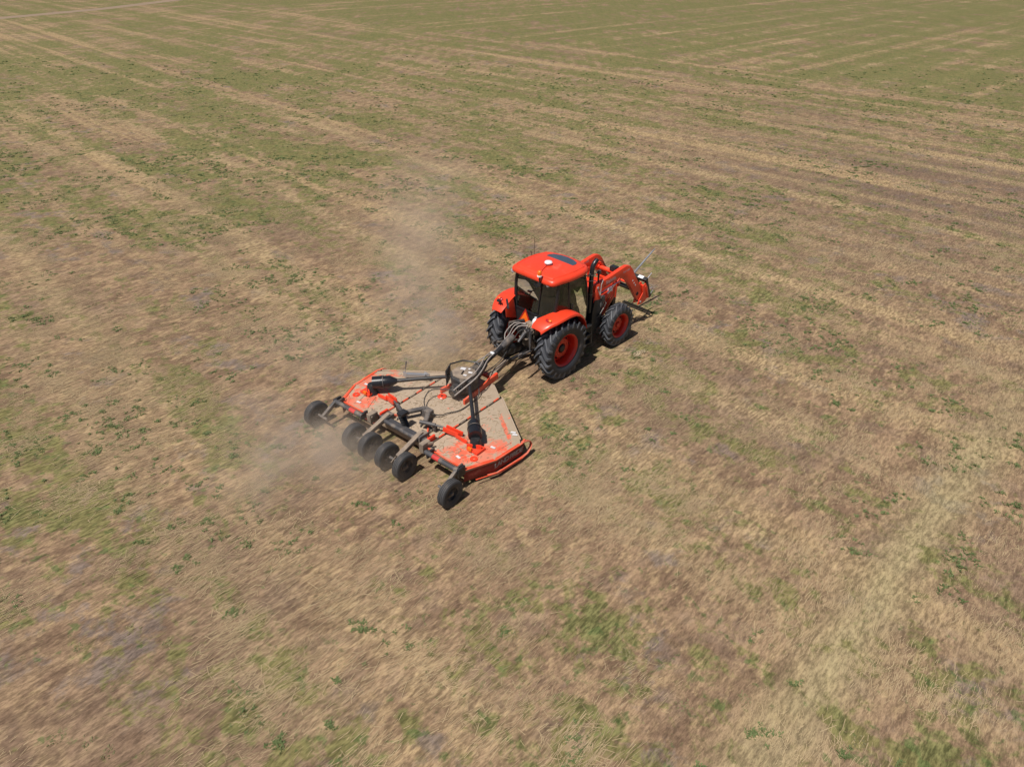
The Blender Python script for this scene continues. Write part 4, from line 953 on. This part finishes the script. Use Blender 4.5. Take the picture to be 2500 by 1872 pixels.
# main driveline up to the tractor
g0 = Vector((2.86, .0, .74)); g1 = Vector((4.42, .18, .92)); D = (g1 - g0).normalized()
B().tube([g0 - D * .06, g0 + D * .18, g0 + D * .42], [.19, .15, .09], 16).build('shaft_cone', 'black_dusty', mow)
B().tube([g0 + D * .40, g0 + D * .9, g0 + D * 1.15], [.055, .055, .065], 12).build('main_drive_shaft', 'black', mow)
B().tube([g0 + D * 1.15, g0 + D * 1.3, g1 + D * .06], [.065, .085, .10], 16).build('shaft_shield', 'tube_grey', mow)
# hoses: pairs from the tractor couplers over the shaft to the rear of the splitter guard
def bez(pts, n=26):
    P_ = [Vector(p) for p in pts]; out = []; P_ = [P_[0]] + P_ + [P_[-1]]
    for i in range(1, len(P_) - 2):
        for k in range(n // (len(P_) - 3) + 1):
            t = k / (n // (len(P_) - 3) + 1); a, b_, c, d = P_[i - 1], P_[i], P_[i + 1], P_[i + 2]
            out.append(.5 * ((2 * b_) + (c - a) * t + (2 * a - 5 * b_ + 4 * c - d) * t * t + (3 * b_ - a - 3 * c + d) * t ** 3))
    out.append(P_[-2]); return out
inv = (Matrix.Translation(M0) @ Matrix.Rotation(MA, 4, 'Z')).inverted() @ (Matrix.Translation(T0) @ Matrix.Rotation(TA, 4, 'Z'))
def TM(x, y, z): return tuple(inv @ Vector((x, y, z)))
hoses = [([TM(-.34, .04, 1.20), TM(-.52, .26, 1.22), TM(-.74, .36, .98), TM(-.86, .26, .80), (3.86, .20, .84), (3.60, .15, .90), (3.3, .06, .95), (2.9, -.16, 1.00), (2.5, -.28, .98), (2.2, -.20, .86), (2.06, -.10, .72)], 'hose_grey', .015),
         ([TM(-.34, -.04, 1.18), TM(-.50, .14, 1.16), TM(-.70, .22, .92), TM(-.82, .18, .78), (3.84, .12, .80), (3.58, .06, .88), (3.25, -.06, .92), (2.86, -.26, .95), (2.5, -.36, .92), (2.2, -.28, .78), (2.02, -.16, .62)], 'hose_grey', .015),
         ([TM(-.30, .06, 1.22), TM(-.52, .24, 1.16), TM(-.70, .28, .94), (4.0, .22, .86), (3.72, .22, .78), (3.4, .20, .84), (3.1, .22, .80)], 'hose_grey', .014),
         ([TM(-.34, .02, 1.10), TM(-.50, .12, 1.02), TM(-.68, .16, .80), (3.9, .0, .70), (3.5, -.05, .64), (3.2, -.02, .60)], 'hose_black', .014),
         ([(2.06, -.10, .72), (1.98, .10, .70), (1.86, .34, .66), (1.70, .38, .62), (1.52, .30, .56), (1.36, .12, .56), (1.28, .0, .58)], 'hose_black', .013),
         ([(2.62, -.34, .66), (2.50, -.44, .48), (2.2, -.46, .45), (1.86, -.46, .45), (1.6, -.34, .46), (1.42, -.30, .48), (1.28, -.18, .54)], 'hose_black', .012),
         ([(1.3, -.1, .58), (1.16, -.22, .50), (1.05, -.3, .48), (.98, -.42, .52)], 'hose_black', .010)]
for pts, mt, r in hoses: B().tube(bez(pts), r, 8).build('hydraulic_hose', mt, mow)
for p_ in ((3.62, .10, .90), (4.0, .15, .83)): B().box(p_, (.06, .11, .04)).build('hose_tie', 'white', mow, .01)
# parking jack stowed on the front edge, left
B().beam((2.26, 1.00, .56), (2.00, 1.38, .56), .09, .09).build('jack', 'silver', mow, .008)
B().box((2.28, .97, .56), (.02, .16, .16)).box((1.985, 1.40, .56), (.03, .12, .12)).build('jack_foot', 'silver', mow, .004)
B().tube([(2.00, 1.42, .60), (2.06, 1.46, .66), (2.08, 1.46, .76)], .009, 6).tube([(2.08, 1.46, .76), (2.10, 1.46, .84)], .018, 8).build('jack_handle', 'grey_steel', mow)
# small decals
for (x, y_, rz) in ((.66, 1.52, .2), (.66, -1.52, -.2), (1.34, -1.86, .1), (1.25, 1.95, 0), (2.0, -1.86, .5), (1.96, -1.94, .5)):
    B().box((x, y_, ZD + .0135), (.055, .11, .003), (0, 0, rz)).build('decal', 'decal', mow)

# ================================================================== DUST
def dust_cloud(name, blobs, lo, hi, dens, label, nscale=.8):
    b = B().box(((lo[0] + hi[0]) / 2, (lo[1] + hi[1]) / 2, (lo[2] + hi[2]) / 2), (hi[0] - lo[0], hi[1] - lo[1], hi[2] - lo[2]))
    m = NT(name); c = m.coord('Object')
    n = m.noise(c, nscale, 5, .6, .6)
    tot = None
    for (cx, cy, cz), (rx, ry, rz), ang, a in blobs:
        mp = m.n('ShaderNodeMapping'); mp.vector_type = 'TEXTURE'
        mp.inputs['Location'].default_value = (cx, cy, cz); mp.inputs['Rotation'].default_value = (0, 0, ang); mp.inputs['Scale'].default_value = (rx, ry, rz)
        m.l(c, mp.inputs[0])
        ln = m.n('ShaderNodeVectorMath', operation='LENGTH'); m.l(mp.outputs[0], ln.inputs[0])
        v = m.rng(ln.outputs['Value'], 0.0, 1.0, a, 0.0)
        tot = v if tot is None else m.mth('ADD', tot, v)
    d = m.mth('MULTIPLY', m.mth('MULTIPLY', tot, m.rng(n, .30, .66, .25, 1.4)), dens)
    pv = m.n('ShaderNodeVolumePrincipled'); pv.inputs['Color'].default_value = (.98, .85, .71, 1); pv.inputs['Anisotropy'].default_value = .1
    m.l(d, pv.inputs['Density']); m.l(pv.outputs[0], m.out.inputs['Volume'])
    o = b.build(name, m.m); m.m.cycles.volume_step_rate = 1.0 if hasattr(m.m, 'cycles') else 1
    return tag(o, label, 'dust', None, 'stuff')
dust_cloud('dust_cloud', [((-2.0, 15.2, .5), (1.4, 1.6, 1.0), -.3, .75), ((-2.7, 17.0, .8), (1.9, 2.4, 1.3), .2, .34), ((-3.0, 20.4, 1.0), (2.5, 3.9, 1.7), .1, .19), ((-3.2, 25.0, 1.2), (3.0, 4.4, 2.1), 0, .11), ((-5.0, 14.4, .4), (2.8, 2.2, 1.0), 0, .20)],
           (-8, 12.3, .03), (1, 29.5, 3.6), .62, 'pale dust plume drifting away from the far side of the mower')
dust_cloud('dust_cloud', [((-4.0, 11.5, .25), (1.4, 1.3, .8), 0, .60), ((-3.2, 10.9, .25), (1.6, 1.1, .7), -.6, .50), ((-4.5, 10.3, .3), (2.1, 1.8, .8), 0, .42), ((-5.6, 12.0, .3), (1.6, 1.6, .8), 0, .20), ((-1.6, 12.9, .5), (1.8, 1.8, .9), 0, .08)],
           (-7, 8.6, .03), (0.6, 13.6, 1.45), 1.0, 'pale dust kicked up behind the left wheels of the mower', 1.1)
S.cycles.volume_step_rate = 2.0
S.cycles.volume_max_steps = 96
S.cycles.max_bounces = 6; S.cycles.diffuse_bounces = 3; S.cycles.glossy_bounces = 3; S.cycles.transparent_max_bounces = 10; S.cycles.volume_bounces = 1
S.cycles.use_adaptive_sampling = True

# pale straw clump beside the tractor
rsc = np.random.RandomState(11); b = B()
for i in range(46):
    a = rsc.normal(U45, .5); L_ = rsc.uniform(.06, .17); q = Vector((rsc.normal(0, .11), rsc.normal(0, .045), 0)); q = Matrix.Rotation(U45, 3, 'Z') @ q
    c = Vector((q.x, q.y, rsc.uniform(.01, .05))); d = Vector((cos(a), sin(a), rsc.uniform(-.12, .12))) * L_ / 2
    b.beam(c - d, c + d, .008, .004)
cl = b.build('straw_clump', 'pale_straw'); cl.location = (3.38, 15.52, 0)
tag(cl, 'pale clump of straw lying on the ground to the right of the tractor', 'straw clump')
